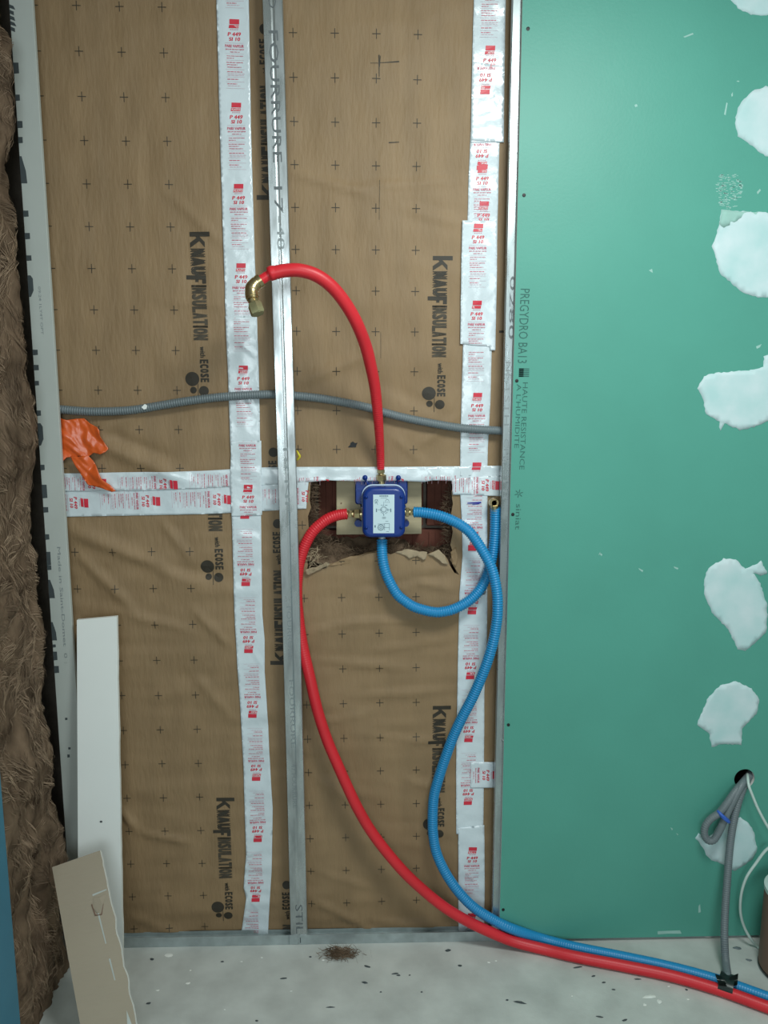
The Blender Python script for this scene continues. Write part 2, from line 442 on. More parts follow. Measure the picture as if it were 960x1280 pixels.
# pale plasterboard strip in the corner
root = thing('plasterboard_strip', 'pale grey plasterboard strip upright in the corner, cut-off black print along one edge', 'plasterboard')
zs_l = [2.55, 2.0, 1.6, 1.25, .8, .3, .004]
ol = [(-.040, 2.6), (-.040, .004), (.014, .004), (.014, 2.6)]
V, F = prism(ol, -.050, -.037); soften(mesh_obj('board_face', V, F, GREYPAPER, root), .001, 1)
pr = Print(); STY = -.050
def pstrip(px, py): q = at(px, py, STY); return q.x, q.z
for (py0, py1, wpx, sh) in [(78,92,6,0),(118,126,5,0),(151,160,6,0),(171,179,5,0),(195,229,7,1),(263,271,6,0),(291,299,6,0),(319,326,6,0),
                        (344,371,6,2),(437,444,6,0),(456,463,6,0),(476,482,5,0),(513,520,5,0),(529,557,6,2),(581,588,5,0),(606,623,6,0),(634,641,6,0),
                        (668,675,5,0),(690,707,5,0),(707,713,5,0),(725,748,7,1),(778,801,6,1),(806,810,4,0),(815,826,5,0),(833,842,6,0),(898,901,3,0),(935,938,3,0),(944,948,3,0)]:
    xa, za = pstrip(0, py0); _, zb = pstrip(0, py1); wd = wpx*.0021
    x0 = -.0398 if py0 < 890 else -.026+.01*random.random()
    if sh == 1: pr.poly([(x0, zb), (x0+wd, zb), (x0+wd*.9, zb+(za-zb)*.45), (x0+wd*.35, za), (x0, za)])
    elif sh == 2: pr.poly([(x0, zb), (x0+wd*.4, zb), (x0+wd, zb+(za-zb)*.3), (x0+wd, za-(za-zb)*.15), (x0+wd*.6, za), (x0, za)])
    else: pr.poly([(x0, zb), (x0+wd, zb+.001), (x0+wd, za), (x0, za)])
for py in (5, 12, 19, 26, 33):
    xa, za = pstrip(0, py); pr.poly([(-.0398, za-.008), (-.030+.002*(py % 3), za-.012), (-.030, za-.004), (-.0398, za)])
z0 = pstrip(0, 684)[1]; z1 = pstrip(0, 830)[1]
q = Print(); q.text('Made in Saint-Domet  0 :', 0, z0-z1, 0, .0085, mi=1); q.put(pr, -.0115, z0, -math.pi/2)
z0 = pstrip(0, 358)[1]; z1 = pstrip(0, 418)[1]
q = Print(); q.text('09:24 1LY4T OPT', 0, z0-z1, 0, .006, mi=1); q.put(pr, -.016, z0, -math.pi/2)
pr.build('printed_lettering', [CHAR, STAMP_F], lambda x, z: STY, root, .0004)

# ------------------------------------------------------------------ kraft faced insulation batts
SEAM = at(300, 613).z
xl = -.043
x12a = at(291, 0).x; x12b = at(308, 600).x; x12c = at(320, 1165).x
x23a = at(608, 0).x; x23b = at(594, 600).x; x23c = at(590, 1165).x
GRID = {0: (0, 0, 0), 1: (.01696, -1.3215, .00163), 2: (.60914, -.05117, -.00279), 3: (.61634, -1.45145, .01006)}
CZ = CAM.z+.84015     # height of the first printed row
def crosses(out, g, i0, i1, j0, j1, clip):
    ox, oz, r = GRID[g]; c, s = math.cos(r), math.sin(r)
    for i in range(i0, i1):
        for j in range(j0, j1):
            lx = i*.1; lz = -j*.1; x = ox+c*lx-s*lz; z = CZ+oz+s*lx+c*lz
            q = Print()
            for k in range(4):
                a = -.0100+k*.005; q.rect(a, a+.005, -.0009, .0009); q.rect(-.0008, .0008, a*1.1, a*1.1+.0055)
            q.put(out, x, z, r, clip=clip)
def logo_print():
    # local frame: u along reading from the start of the big word, v up; metres
    p = Print()
    V, F = text_tris('NAUF', .03)
    p.poly([(0, 0), (.011, 0), (.011, .050), (.0, .050)], 0)                      # tall k stem
    p.poly([(.011, .014), (.011, .024), (.024, .037), (.037, .037)], 0)
    p.poly([(.014, .017), (.021, .025), (.038, 0), (.026, 0)], 0)
    p.heavy('NAU', .0395, .103, 0, .037, 0, .0029, .0010)
    p.poly([(.104, -.012), (.114, -.012), (.114, .037), (.104, .037)], 0)
    p.rect(.114, .124, .027, .037, 0); p.rect(.096, .120, .010, .018, 0)
    p.heavy('INSULATION', .127, .263, 0, .0375, 1, .0018, .0010)
    p.text('with', .278, .306, .016, .029, 0, .1, 0, .0006)
    p.heavy('ECOSE', .311, .368, .015, .0365, 0, .0011, .0018)
    p.disc(.360, -.006, .0180); p.disc(.388, -.004, .0085); p.disc(.390, .0225, .0125); p.rect(.372, .410, .0075, .009, 1)
    return p
LOGO = logo_print()
def batt(name_label, outline, core, grid, span, logos, step=.0105, jagged=None):
    root = thing('insulation_batt', name_label, 'insulation', 'kraft faced insulation batts on the wall')
    P, T = cdt(outline, step)
    V = [(x, relief(x, z), z) for x, z in P]
    mesh_obj('paper_facing', V, T, KRAFT, root, True)
    V, F = prism(core, .006, .092, step=.06)
    V = [(x+.0*y, y, z) for x, y, z in V]
    mesh_obj('wool_core', V, F, WOOL, root)
    pr = Print()
    if grid is not None:
        crosses(pr, grid, *span, outline)
        o = pr.build('printed_crosses', [INK], relief, root, .0009)
    for (px, py, ang, k) in logos:
        pr = Print(); q = at(px, py); LOGO.put(pr, q.x, q.z, ang, k, 1, outline)
        pr.build('printed_lettering', [INK, INK_G], relief, root, .0009)
    return root
D = -math.pi/2; U = math.pi/2
batt('kraft faced batt above the white cross tape, between corner strip and first vertical tape',
     [(xl, SEAM), (x12b, SEAM), (x12a, 2.56), (xl, 2.56)], [(xl+.002, SEAM+.002), (x12b-.002, SEAM+.002), (x12a-.002, 2.56), (xl+.002, 2.56)],
     0, (0, 4, 0, 13), [(237, 290, D, 1.0)])
batt('kraft faced batt below the white cross tape, behind the leaning white offcut',
     [(xl, .012), (x12c, .012), (x12b, SEAM-.001), (xl, SEAM-.001)], [(xl+.002, .014), (x12c-.002, .014), (x12b-.002, SEAM-.003), (xl+.002, SEAM-.003)],
     1, (0, 4, 0, 13), [(256.5, 540, D, .99), (270.5, 997, D, .93)])
zb = at(480, 598).z
batt('kraft faced batt above the opening, behind the red hose arch',
     [(x12b+.001, SEAM), (at(388, 612).x, SEAM), (at(388, 599).x, zb), (at(566, 599).x, zb), (at(566, 612).x, SEAM), (x23b, SEAM), (x23a, 2.56), (x12a+.001, 2.56)],
     [(x12b+.003, zb+.002), (x23b-.002, zb+.002), (x23a-.002, 2.56), (x12a+.003, 2.56)],
     2, (0, 4, 0, 12), [(541, 320, D, .95), (346.5, 250, U, 1.0), (356, 747, U, 1.0)])
hole_px = [(388,612),(387,625),(389,634),(385,645),(386,660),(384,672),(387,682),(382,695),(385,706),(383,717),
           (395,713),(407,710),(411,705),(420,703),(431,699),(440,700),(451,696),(460,692),(468,691),(480,690),(488,693),(494,691),(503,690),(510,692),
           (517,688),(525,690),(529,696),(534,693),(540,690),(550,690),(556,694),(560,700),(562,706),(568,716),(574,718.5),(567,708),(563,700),
           (566,690),(563,681),(566,665),(563,648),(566,630),(564,612)]
hp = xz(hole_px)
lowmid = [(x12c+.001, .012), (x23c, .012), (x23b, SEAM-.001)]+list(reversed([(hp[0][0], SEAM-.001)]+hp[1:-1]+[(hp[-1][0], SEAM-.001)]))+[(x12b+.001, SEAM-.001)]
core_px = [(385,612),(383,650),(380,700),(380,724),(420,712),(470,700),(540,700),(570,722),(571,650),(568,612)]
cp = xz(core_px)
coremid = [(x12c+.003, .014), (x23c-.002, .014), (x23b-.002, SEAM-.003)]+list(reversed([(cp[0][0], SEAM-.003)]+cp[1:-1]+[(cp[-1][0], SEAM-.003)]))+[(x12b+.003, SEAM-.003)]
BM = batt('kraft faced batt below the blue valve box, torn around the opening', lowmid, coremid, 3, (0, 4, -2, 12),
     [(541, 882, D, .98), (361, 831, U, 1.0), (371, 1257, U, 1.0)])
batt('narrow kraft faced batt above the cross tape, between second vertical tape and green board',
     [(x23b+.001, SEAM), (1.24, SEAM), (1.24, 2.56), (x23a+.001, 2.56)], [(x23b+.003, SEAM+.002), (1.238, SEAM+.002), (1.238, 2.56), (x23a+.003, 2.56)], None, None, [])
batt('narrow kraft faced batt below the cross tape, between second vertical tape and green board',
     [(x23c+.001, .012), (1.24, .012), (1.24, SEAM-.001), (x23b+.001, SEAM-.001)], [(x23c+.003, .014), (1.238, .014), (1.238, SEAM-.003), (x23b+.003, SEAM-.003)], None, None, [])

# torn paper lips, ragged wool around the opening
def flap(px, y0, y1, name, material, parent, seed=0):
    P = xz(px); P2, T = cdt(jag(P, .008, .0012, seed), .006)
    zz = [p[1] for p in P2]; lo, hi = min(zz), max(zz)
    V = [(x, y0+(y1-y0)*((z-lo)/(hi-lo+1e-6))+.0035*noise.noise((x*60, z*70, seed)), z) for x, z in P2]
    o = mesh_obj(name, V, T, material, parent, True)
    s = o.modifiers.new('s', 'SOLIDIFY'); s.thickness = .0006; return o
flap([(383,717),(381,711),(395,708),(408,702),(413,705),(400,711),(386,718)], -.008, -.004, 'torn_paper_edge', KRAFT_IN, BM, 1)
flap([(411,707),(430,698),(450,694),(470,689),(478,692),(460,699),(440,704)], -.002, .012, 'torn_paper_edge', KRAFT, BM, 2)
flap([(494,690),(510,686),(524,689),(534,690),(532,698),(529,699),(521,695),(512,698),(505,693)], -.007, .000, 'torn_paper_edge', KRAFT_IN, BM, 3)
flap([(535,692),(548,687),(556,694),(560,705),(552,703),(545,697)], -.007, -.001, 'torn_paper_edge', KRAFT_IN, BM, 4)
flap([(563,690),(570,684),(572,700),(570,708),(565,705)], -.006, -.001, 'torn_paper_edge', KRAFT, BM, 5)
rnd = random.Random(11); mb = MB()
def tangle(mb, px, depth, cnt, L, wd, rnd, below=False):
    poly = [(p[0], p[1]) for p in px]; xs = [p[0] for p in poly]; ys_ = [p[1] for p in poly]; k = 0; g = 0
    while k < cnt and g < cnt*20:
        g += 1; a = rnd.uniform(min(xs), max(xs)); b = rnd.uniform(min(ys_), max(ys_))
        if not inside(poly, np.array([a]), np.array([b]))[0]: continue
        k += 1; p = at(a, b, rnd.uniform(*depth)); d = Vector((rnd.gauss(0, 1), rnd.gauss(0, .35), rnd.gauss(0, .5))).normalized()
        P = []
        for i in range(5):
            P.append(p.copy()); p = p+d*L/4; d = (d+Vector((rnd.gauss(0, .3), rnd.gauss(0, .2), rnd.gauss(0, .3)))).normalized()
        ribbon(mb, P, wd*rnd.uniform(.5, 1.3), d.cross(Vector((0, 1, .1))).normalized())
tangle(mb, [(386,640),(396,650),(410,672),(440,686),(500,680),(562,685),(562,694),(500,692),(468,693),(411,706),(384,716)], (.012, .085), 1700, .022, .0006, rnd)
tangle(mb, [(388,602),(394,602),(393,650),(388,655)], (.005, .08), 420, .02, .0006, rnd)
tangle(mb, [(557,625),(566,602),(566,700),(556,690)], (.005, .08), 420, .02, .0006, rnd)
tag(mb.build('ragged_wool', WOOL, BM), kind='stuff')
mb = MB(); tangle(mb, [(386,690),(394,683),(408,700),(396,712),(385,714)], (-.010, .01), 70, .018, .0009, rnd)
tag(mb.build('paper_shreds', KRAFT_IN, BM), kind='stuff')
# lumpy wool ledge at the bottom of the opening
V = []; F = []; a0 = at(384, 700, .02).x; a1 = at(566, 700, .02).x; zb0 = at(480, 701, .05).z
nx, ny = 60, 16
for j in range(ny):
    for i in range(nx):
        x = a0+(a1-a0)*i/(nx-1); y = .004+.090*j/(ny-1)
        edge = .020*max(0, 1-abs(i/(nx-1))*5)+.012*max(0, 1-(1-i/(nx-1))*5)
        V.append((x, y, zb0-.012+edge+(.72 if i < 38 else .72-.35*min(1, (i-38)/6))*y+.010*noise.noise((x*40, y*40, 1))+.005*noise.noise((x*110, y*90, 7))))
for j in range(ny-1):
    for i in range(nx-1): F.append((j*nx+i, j*nx+i+1, (j+1)*nx+i+1, (j+1)*nx+i))
mesh_obj('wool_ledge', V, F, WOOL, BM, True)
# small marks and a puncture on the paper above the opening
q = at(441, 556); ring = []
for k in range(10):
    a = k*.628; r = (.011+.004*math.sin(k*2.3)); ring.append((q.x+1.1*r*math.cos(a)*.8+.004*math.sin(a), q.z+r*math.sin(a)*.7))
P2, T = cdt(ring)
mesh_obj('puncture', [(x, relief(x, z)-.0018, z) for x, z in P2], T, BLACK, bpy.data.objects['insulation_batt.002'])
pr = Print()
def stroke(pr, a, b, w0, w1, mi=0, n=8):
    A = at(*a); B = at(*b); d = (B-A); nx_, nz_ = -d.z, d.x; L = math.hypot(nx_, nz_); nx_ /= L; nz_ /= L
    for k in range(n):
        t0, t1 = k/n, (k+1)/n; p = A+d*t0; q = A+d*t1; u0 = w0+(w1-w0)*t0; u1 = w0+(w1-w0)*t1
        pr.poly([(p.x-nx_*u0, p.z-nz_*u0), (q.x-nx_*u1, q.z-nz_*u1), (q.x+nx_*u1, q.z+nz_*u1), (p.x+nx_*u0, p.z+nz_*u0)], mi)
stroke(pr, (473.8, 69), (474, 96), .0014, .0007); stroke(pr, (475.5, 70), (474.5, 84), .0007, .0006)
stroke(pr, (463, 79.3), (475, 79.3), .0004, .0005); stroke(pr, (475, 78.8), (499, 77), .0006, .0014)
stroke(pr, (486, 178), (499, 177.3), .0013, .0008); stroke(pr, (474.5, 225), (474, 275), .0004, .0004, 1)
stroke(pr, (476, 415), (476, 448), .0004, .0004, 1)
pr.build('pencil_marks', [INK, INK_G], relief, bpy.data.objects['insulation_batt.002'], .0011)
pr = Print(); stroke(pr, (624, 414.5), (630, 414.5), .003, .003)
pr.build('printed_mark', [INK], relief, bpy.data.objects['insulation_batt.004'], .0009)

# ------------------------------------------------------------------ white printed tape
def label_print():
    p = Print(); W = .0225   # v = 0 at the top of the emblem, going down
    p.poly([(-.0105, -.011), (.0125, -.011), (.013, 0), (-.010, 0)], 0)
    p.poly([(-.0125, -.0195), (.0105, -.0195), (.0115, -.0125), (-.0110, -.0125)], 0)
    p.text('PLASTO', -.0105, .0095, -.0185, -.0135, .02, .15, 1)
    for k in range(5): p.rect(-.009+k*.004, -.0065+k*.004, -.0235, -.0220, 3)
    p.text('P 449', -.0155, .0155, -.0370, -.0285, 0, .15, 0, .0005)
    p.text('SI 10', -.0130, .0135, -.0475, -.0395, 0, .15, 0, .0005)
    p.rect(-.022, .022, -.0525, -.0520, 2)
    p.text('PARE VAPEUR', -.0220, .0225, -.0620, -.0558, 0, 0, 3, .0004)
    rnd = random.Random(5)
    def words(u0, u1, v, h, mi):
        u = u0
        while u < u1:
            l = min(rnd.uniform(.004, .009), u1-u)
            if h > .0021:
                k = u
                while k < u+l-.0004: p.rect(k, k+rnd.choice((.0006, .0010)), v-h*rnd.choice((1, .8)), v, mi); k += .0014
                p.rect(u, u+l, v-h*.55, v-h*.40, mi)
            else: p.rect(u, u+l, v-h, v, mi)
            u += l+.0013
    words(-.021, .0225, -.0650, .0028, 3); words(-.011, .0115, -.0710, .0022, 3)
    p.rect(-.022, .022, -.0762, -.0758, 2)
    words(-.0190, .0200, -.0800, .0022, 3); words(-.0190, -.002, -.0850, .0022, 3)
    p.rect(-.022, .022, -.0905, -.0900, 2)
    words(-.0200, .0190, -.0940, .0024, 3); words(-.0190, .006, -.0990, .0024, 3); words(-.0190, .0150, -.1045, .0024, 3)
    p.rect(-.022, .022, -.1110, -.1105, 2)
    words(-.0190, .0180, -.1150, .0018, 3); words(-.018, .0220, -.1200, .0012, 2); words(-.018, .0200, -.1235, .0012, 2)
    p.rect(-.022, .022, -.1280, -.1275, 2); words(-.0190, .0080, -.1320, .0018, 3)
    p.rect(-.022, .022, -.1390, -.1385, 2); words(-.0190, .0040, -.1425, .0018, 3); words(-.018, .0120, -.1475, .0012, 2)
    p.rect(-.022, .022, -.1540, -.1535, 2)
    return p
LABEL = label_print()
TN = 0
def tape(label, px, layer, labels, cut=None, extra=None, folds=()):
    global TN; TN += 1; sd = TN*3.7
    outline = xz(px)
    fd = [(at(*a), at(*b), amp, wd) for a, b, amp, wd in folds]
    def surf(x, z):
        y = relief(x, z)-.0013*layer-.0024-.0010*noise.noise((x*28, sd, z*20))-.0007*noise.noise((x*60, sd, z*45))
        for a, b, amp, wd in fd:
            dx = b.x-a.x; dz = b.z-a.z; L2 = dx*dx+dz*dz; t = ((x-a.x)*dx+(z-a.z)*dz)/L2
            if -.1 < t < 1.1:
                d = ((x-a.x)*dz-(z-a.z)*dx)/math.sqrt(L2); y -= amp*math.exp(-(d/wd)**2)*max(0, 1-abs(t-.5)*1.6)
        return y
    P, T = cdt(outline, .0065, edge_step=.0075)
    V = [(x, surf(x, z), z) for x, z in P]
    o = mesh_obj('vapour_barrier_tape', V, T, TAPE, None, True); s = o.modifiers.new('s', 'SOLIDIFY'); s.thickness = .0004; s.offset = -1
    tag(o, label, 'tape', 'white printed vapour barrier tape')
    pr = Print(); clip = xz(cut) if cut else outline
    for (lx, ly, ang) in labels:
        q = at(lx, ly); LABEL.put(pr, q.x, q.z, ang, clip=clip)
    pb = pr.build('printed_lettering', [RED_INK, WHITE_INK, PINK_INK, RED2_INK], surf, o, .0009)
    return o, surf
PI = math.pi
# horizontal ones first (underneath)
tape('white printed tape running level at the lower edge of the cross, left of the furring', [(78,608),(200,606),(300,604),(386,601),(384,618),(383,635.6),(350,637.5),(250,642.7),(120,645),(81,646)], 0,
     [(111,628,D),(200.5,626,D),(289.5,624,D),(400,620,D)], cut=[(78,616),(386,608),(384,635),(81,645)])
tape('white printed tape running level above it, its print half covered, left of the furring', [(76,591.5),(160,590),(250,588.5),(330,584),(372,583.5),(372,604),(300,608),(200,612),(78,614)], 1,
     [(134,603,D),(223,605,D),(312,601,D)], cut=[(76,596),(372,592),(372,604),(200,611),(78,613)], folds=[((78,612),(250,610),.003,.006)])
tape('white printed tape spanning over the opening above the blue valve box', [(347,583.5),(480,583.3),(560,582.8),(626,582),(626,600),(600,603),(572,601),(540,600),(530,602),(500,600.5),(440,601),(410,600),(390,602),(347,604)], 1,
     [(425,606,D),(518,605,D),(600,604,D),(475,609,D)], cut=[(370,592),(570,590),(570,600.5),(370,601)],
     folds=[((536,584),(545,601),.004,.003),((380,601),(470,600),.002,.004),((541,592),(570,601),.003,.004)])
tape('short white printed tape piece across the second vertical tape beside the opening', [(564.5,598),(626,594),(626,620),(600,619),(580,618),(565.5,618)], 2,
     [(624,606,D)], folds=[((560,600),(585,598),.003,.003)])
# first vertical line
tape('long white printed tape at the top of the first vertical line', [(270.5,-12),(311,-12),(314,160),(319,330),(321.5,400),(282.5,400),(280,320),(275,160)], 1,
     [(291.5,-78,0),(292.5,25,0),(295,129,0),(298,230.5,0),(301,329.5,0)], folds=[((280,140),(296,144),.002,.003),((300,150),(316,158),.002,.003),((300,250),(318,262),.002,.004),((285,280),(317,300),.002,.005)])
tape('white wrinkled tape with bright patches behind the grey conduit, first vertical line', [(282,395),(321.5,395),(324,470),(325.5,552),(326,592),(290,592),(288.5,560),(285.5,470)], 2,
     [(301,361,0),(304,457,0)], cut=[(282,399),(322,399),(326,560),(289,560)], folds=[((290,420),(320,445),.003,.005),((285,465),(320,455),.002,.004),((300,480),(322,520),.002,.004)])
tape('white crumpled tape square where the vertical and level tapes cross', [(289.5,551),(327,550.5),(327.5,600),(328,643),(290,645),(288,600)], 3,
     [(309,528,0),(310,605.5,0)], folds=[((310,563),(318,570),.002,.002),((290,600),(326,615),.002,.003),((300,580),(326,560),.002,.004),((290,588),(327,590),.002,.005)])
tape('long white printed tape with upside down print below the cross, beside the furring', [(290,640),(326.5,640),(328,765),(331,800),(331,840),(334.5,890),(338,960),(341,1010),(340,1085),(336,1147),(335,1173),(301,1173),(302.5,1160),(308,1122),(305,1108),(305.5,1096),(308,1067),(306,1010),(304.5,960),(301,890),(297.5,840),(293,765)], 1,
     [(307,648,PI),(308,732,PI),(311.5,815.5,PI),(316.5,896,PI),(321,975,PI),(323,1051,PI),(320.5,1125,PI),(316,1196,PI)], folds=[((316,812),(330,836),.004,.004),((308,1066),(322,1064),.004,.003),((306,1108),(326,1141),.003,.004)])
# second vertical line
tape('white printed tape at the top of the second vertical line', [(592.5,-12),(632,-12),(630.5,80),(629.2,179),(588,179),(590,75)], 1,
     [(612.5,-40,0),(612,58,0)], cut=[(590,-12),(632,-12),(630,84),(590,84)], folds=[((612,100),(625,140),.002,.004),((600,130),(628,120),.002,.004)])
tape('white printed tape with upside down print over the joint, second vertical line', [(590,78),(630.5,84),(629.2,179),(588.3,176)], 2,
     [(606.5,118.5,PI)], cut=[(588,84),(631,84),(629,170),(588,170)], folds=[((615,95),(626,150),.002,.004),((592,150),(625,140),.002,.004)])
tape('white printed tape piece set back from the furring, second vertical line', [(588,165),(624,170),(622.5,250),(621.3,300),(584,300),(585.5,225)], 0,
     [(602,213,PI),(603,206,0),(604.5,252,0)], cut=[(586,180),(625,180),(621,276),(583,276)])
tape('wide white printed tape piece shifted left over the others, second vertical line', [(577.5,276),(621,276),(620,380),(618.7,438),(612,438),(611.5,433),(575,430),(576,340)], 3,
     [(597.3,280,0),(595.7,376,0)])
tape('white printed tape above the level tape, crossed by the grey conduit', [(578.7,426),(614.5,430),(613,500),(609.5,560),(609,595),(575,595),(575.5,540),(577,490)], 1,
     [(595.5,400,0),(596.3,491,0),(595.5,578,0)], cut=[(575,438),(616,440),(612,590),(574,590)], folds=[((602,468),(605,482),.003,.003),((578,560),(608,552),.002,.004)])
tape('long white printed tape below the opening behind the blue hoses', [(575,616),(609,616),(609,726),(608.7,800),(605.5,865),(605,952),(604,1031),(603.7,1041),(570,1041),(570,960),(570.5,915),(572,840),(574,740),(578,695),(577,650)], 1,
     [(592,686,PI),(590,767,PI),(588,848.5,PI),(586,927.5,PI),(585,1005,PI)], extra=None, folds=[((580,655),(608,650),.002,.004),((600,735),(607,745),.003,.003)])
tape('short white tape stub pointing at the furring near the bottom', [(588,952),(618,952),(617.5,984),(588,984)], 2, [(624,968,D)])
tape('lowest white printed tape behind the crossing hoses at the floor track', [(572.5,1033),(605,1030),(605.5,1100),(605,1172),(573,1172),(572.5,1100)], 2,
     [(590,1057,0),(589,1140,0)], folds=[((575,1080),(600,1110),.002,.004)])
pr = Print(); stroke(pr, (584,628.5), (601,627.5), .0012, .0022); stroke(pr, (590,630), (599,629), .0010, .0010)
pr.build('marker_dash', [BLUEPEN], lambda x, z: relief(x, z)-.0050, bpy.data.objects['vapour_barrier_tape.013'], .0010)
pr = Print(); q = at(590.5, 683.5); pr.rect(q.x-.012, q.x+.010, q.z-.010, q.z+.006)
pr.build('red_patch', [RED_INK], lambda x, z: relief(x, z)-.0050, bpy.data.objects['vapour_barrier_tape.013'], .0010)

# ------------------------------------------------------------------ metal furring and track
FY = -.050
def furring(name_label, pts, w_):
    # pts: list of (left x, z) from top to bottom, C channel opening towards the wall
    prof = [(0, .016), (.0035, .018), (.0035, .002), (.006, 0), (w_*.5-.004, 0), (w_*.5-.0015, .0022), (w_*.5+.0015, .0022), (w_*.5+.004, 0), (w_-.006, 0), (w_-.0035, .002), (w_-.0035, .018), (w_, .016)]
    prof = [(0, .0185), (0, .0012), (.0012, 0), (w_*.5-.0045, 0), (w_*.5-.0010, .0007), (w_*.5+.0010, .0007), (w_*.5+.0045, 0), (w_-.0012, 0), (w_, .0012), (w_, .0185),
            (w_-.0008, .0185), (w_-.0008, .002), (w_-.002, .0010), (w_*.5+.005, .0010), (w_*.5, .0028), (w_*.5-.005, .0010), (.002, .0010), (.0008, .002), (.0008, .0185)]
    V = []; F = []; n = len(prof)
    for (x, z) in pts: V += [(x+a, FY+b, z) for a, b in prof]
    for i in range(len(pts)-1):
        for k in range(n):
            k2 = (k+1) % n; F.append((i*n+k, i*n+k2, (i+1)*n+k2, (i+1)*n+k))
    F.append(tuple(range(n))); F.append(tuple((len(pts)-1)*n+k for k in range(n-1, -1, -1)))
    return V, F
FX = lambda px, py: at(px, py, FY).x
FZ = lambda py: at(345, py, FY).z
r1 = thing('furring_channel', 'full height galvanised furring channel stamped with black capitals, between the red hoses and first tape', 'metal channel', 'galvanised furring channels')
SX = [(FX(328, 0)-.0002, 2.58), (FX(328, 0), FZ(0)), (FX(338.3, 320), FZ(320)), (FX(349, 640), FZ(640)), (FX(358, 960), FZ(960)), (FX(363.2, 1160), .004)]
SP = [(SX[i][0]+(SX[i+1][0]-SX[i][0])*k/6, SX[i][1]+(SX[i+1][1]-SX[i][1])*k/6) for i in range(5) for k in range(6)]+[SX[-1]]
V, F = furring('', SP, .0465); mesh_obj('channel', V, F, GALV, r1)
pr = Print()
def stud_text(s, p0, p1, pxc, h, mi=0, bold=0.0, pr=pr, ang=None):
    a = at(pxc, p0, FY); b = at(pxc, p1, FY); L = a.z-b.z; q = Print(); q.text(s, 0, L, -h/2, h/2, bold, 0, mi)
    dx = (at(pxc+(p1-p0)*.033, p1, FY).x-a.x)
    q.put(pr, a.x, a.z, D+math.atan2(dx, L) if ang is None else ang)
stud_text('FOURRURE', 38, 203, 341.5, .022, 0, .004); stud_text('O', -6, 10, 340, .018); stud_text('17', 233, 266, 347.5, .020); stud_text('-48', 270, 312, 350, .018, 2)
stud_text('FOURRURE', 758, 825, 361, .012, 1); stud_text('FOURRURE', 850, 935, 364, .012, 1); stud_text('47 FOURRURE', 955, 1010, 367, .012, 1); stud_text('STIL', 1131, 1167, 373.5, .020, 0)
stud_text('18 NF', 560, 640, 357, .012, 1)
pr.build('stamped_lettering', [STAMP, STAMP_F, STAMP_F], lambda x, z: FY, r1, .0003)
r2 = thing('furring_channel', 'galvanised furring channel half covered by the green board edge', 'metal channel', 'galvanised furring channels')
E2 = [(FX(641, 0), 2.58), (FX(641, 0), FZ(0)), (FX(626, 640), FZ(640)), (FX(615.5, 1140), FZ(1140)), (FX(615.2, 1160), .004)]
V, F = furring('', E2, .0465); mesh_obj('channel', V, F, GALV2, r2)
pr = Print()
for (s, a, b, c) in [('0280', 345, 424, 640.5), ('NF', 452, 474, 635), ('TSTH', 480, 532, 634), ('CPR', 548, 580, 632.5), ('18', 600, 625, 631)]:
    stud_text(s, a, b, c+.5, .013, 0 if s == '0280' else 1, 0, pr, D)
for k in range(60):
    py = 560+k*7.2; q = at(635.3-(py-640)*.0185, py, FY); pr.rect(q.x-(.005 if k % 3 else .008), q.x+.001, q.z, q.z+.0012, 1)
pr.build('stamped_lettering', [STAMP, STAMP_F], lambda x, z: FY, r2, .0003)
mb = MB(); q = at(628.8, 925, FY); mb.tube([q+Vector((0, .001, 0)), q+Vector((0, -.003, 0))], [.004, .003], 8); mb.build('screw', GALV, r2, True)
TZ = .030
def track(x0, x1, label):
    o = MB(); o.box((x0, -.0510, .0005), (x1, -.0500, TZ)); o.box((x0, -.0505, .0005), (x1, .004-.007, .0015)); o.box((x0, -.0040, .0005), (x1, -.0030, TZ*.45))
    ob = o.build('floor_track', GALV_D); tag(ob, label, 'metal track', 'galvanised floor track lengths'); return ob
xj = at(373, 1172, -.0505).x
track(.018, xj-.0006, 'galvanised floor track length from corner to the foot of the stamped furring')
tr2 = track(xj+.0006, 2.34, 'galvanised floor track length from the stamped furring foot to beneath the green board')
mb = MB(); q = at(361, 1175, -.0512)
mb.box((q.x, -.0516, .002), (q.x+.0008, -.0508, TZ)); mb.box((at(375, 1175, -.0512).x, -.0516, .006), (at(376, 1175, -.0512).x, -.0508, .022)); tag(mb.build('cut_line', CHAR, tr2), kind='stuff')

# ------------------------------------------------------------------ green moisture board
BY = -.063
hc = at(930.5, 973.5, BY); HR = .0285
rg = thing('green_plasterboard', 'large green moisture resistant plasterboard screwed to the furring, with white filler patches', 'plasterboard')
edge = [(FX(653.2, 0)+.0, 2.59)]+[(at(px, py, BY).x, at(px, py, BY).z) for px, py in ((653.2, 0), (645.5, 320), (637.3, 640), (630.5, 900), (624.6, 1150))]
edge += [(edge[-1][0], .012), (2.345, .012), (2.345, 2.59)]
hole = [(hc.x+HR*math.cos(a*math.pi/16), hc.z+HR*math.sin(a*math.pi/16)) for a in range(32)]
P, T = cdt(edge, .08, [hole], .05)
V, F = prism(edge, BY, BY+.0005, [hole], .08, None, .05); mesh_obj('paper_face', V, F, GREEN, rg)
V, F = prism(edge, BY+.0005, BY+.0125, [hole], .08, None, .05); mesh_obj('gypsum_core', V, F, GYPSUM, rg)
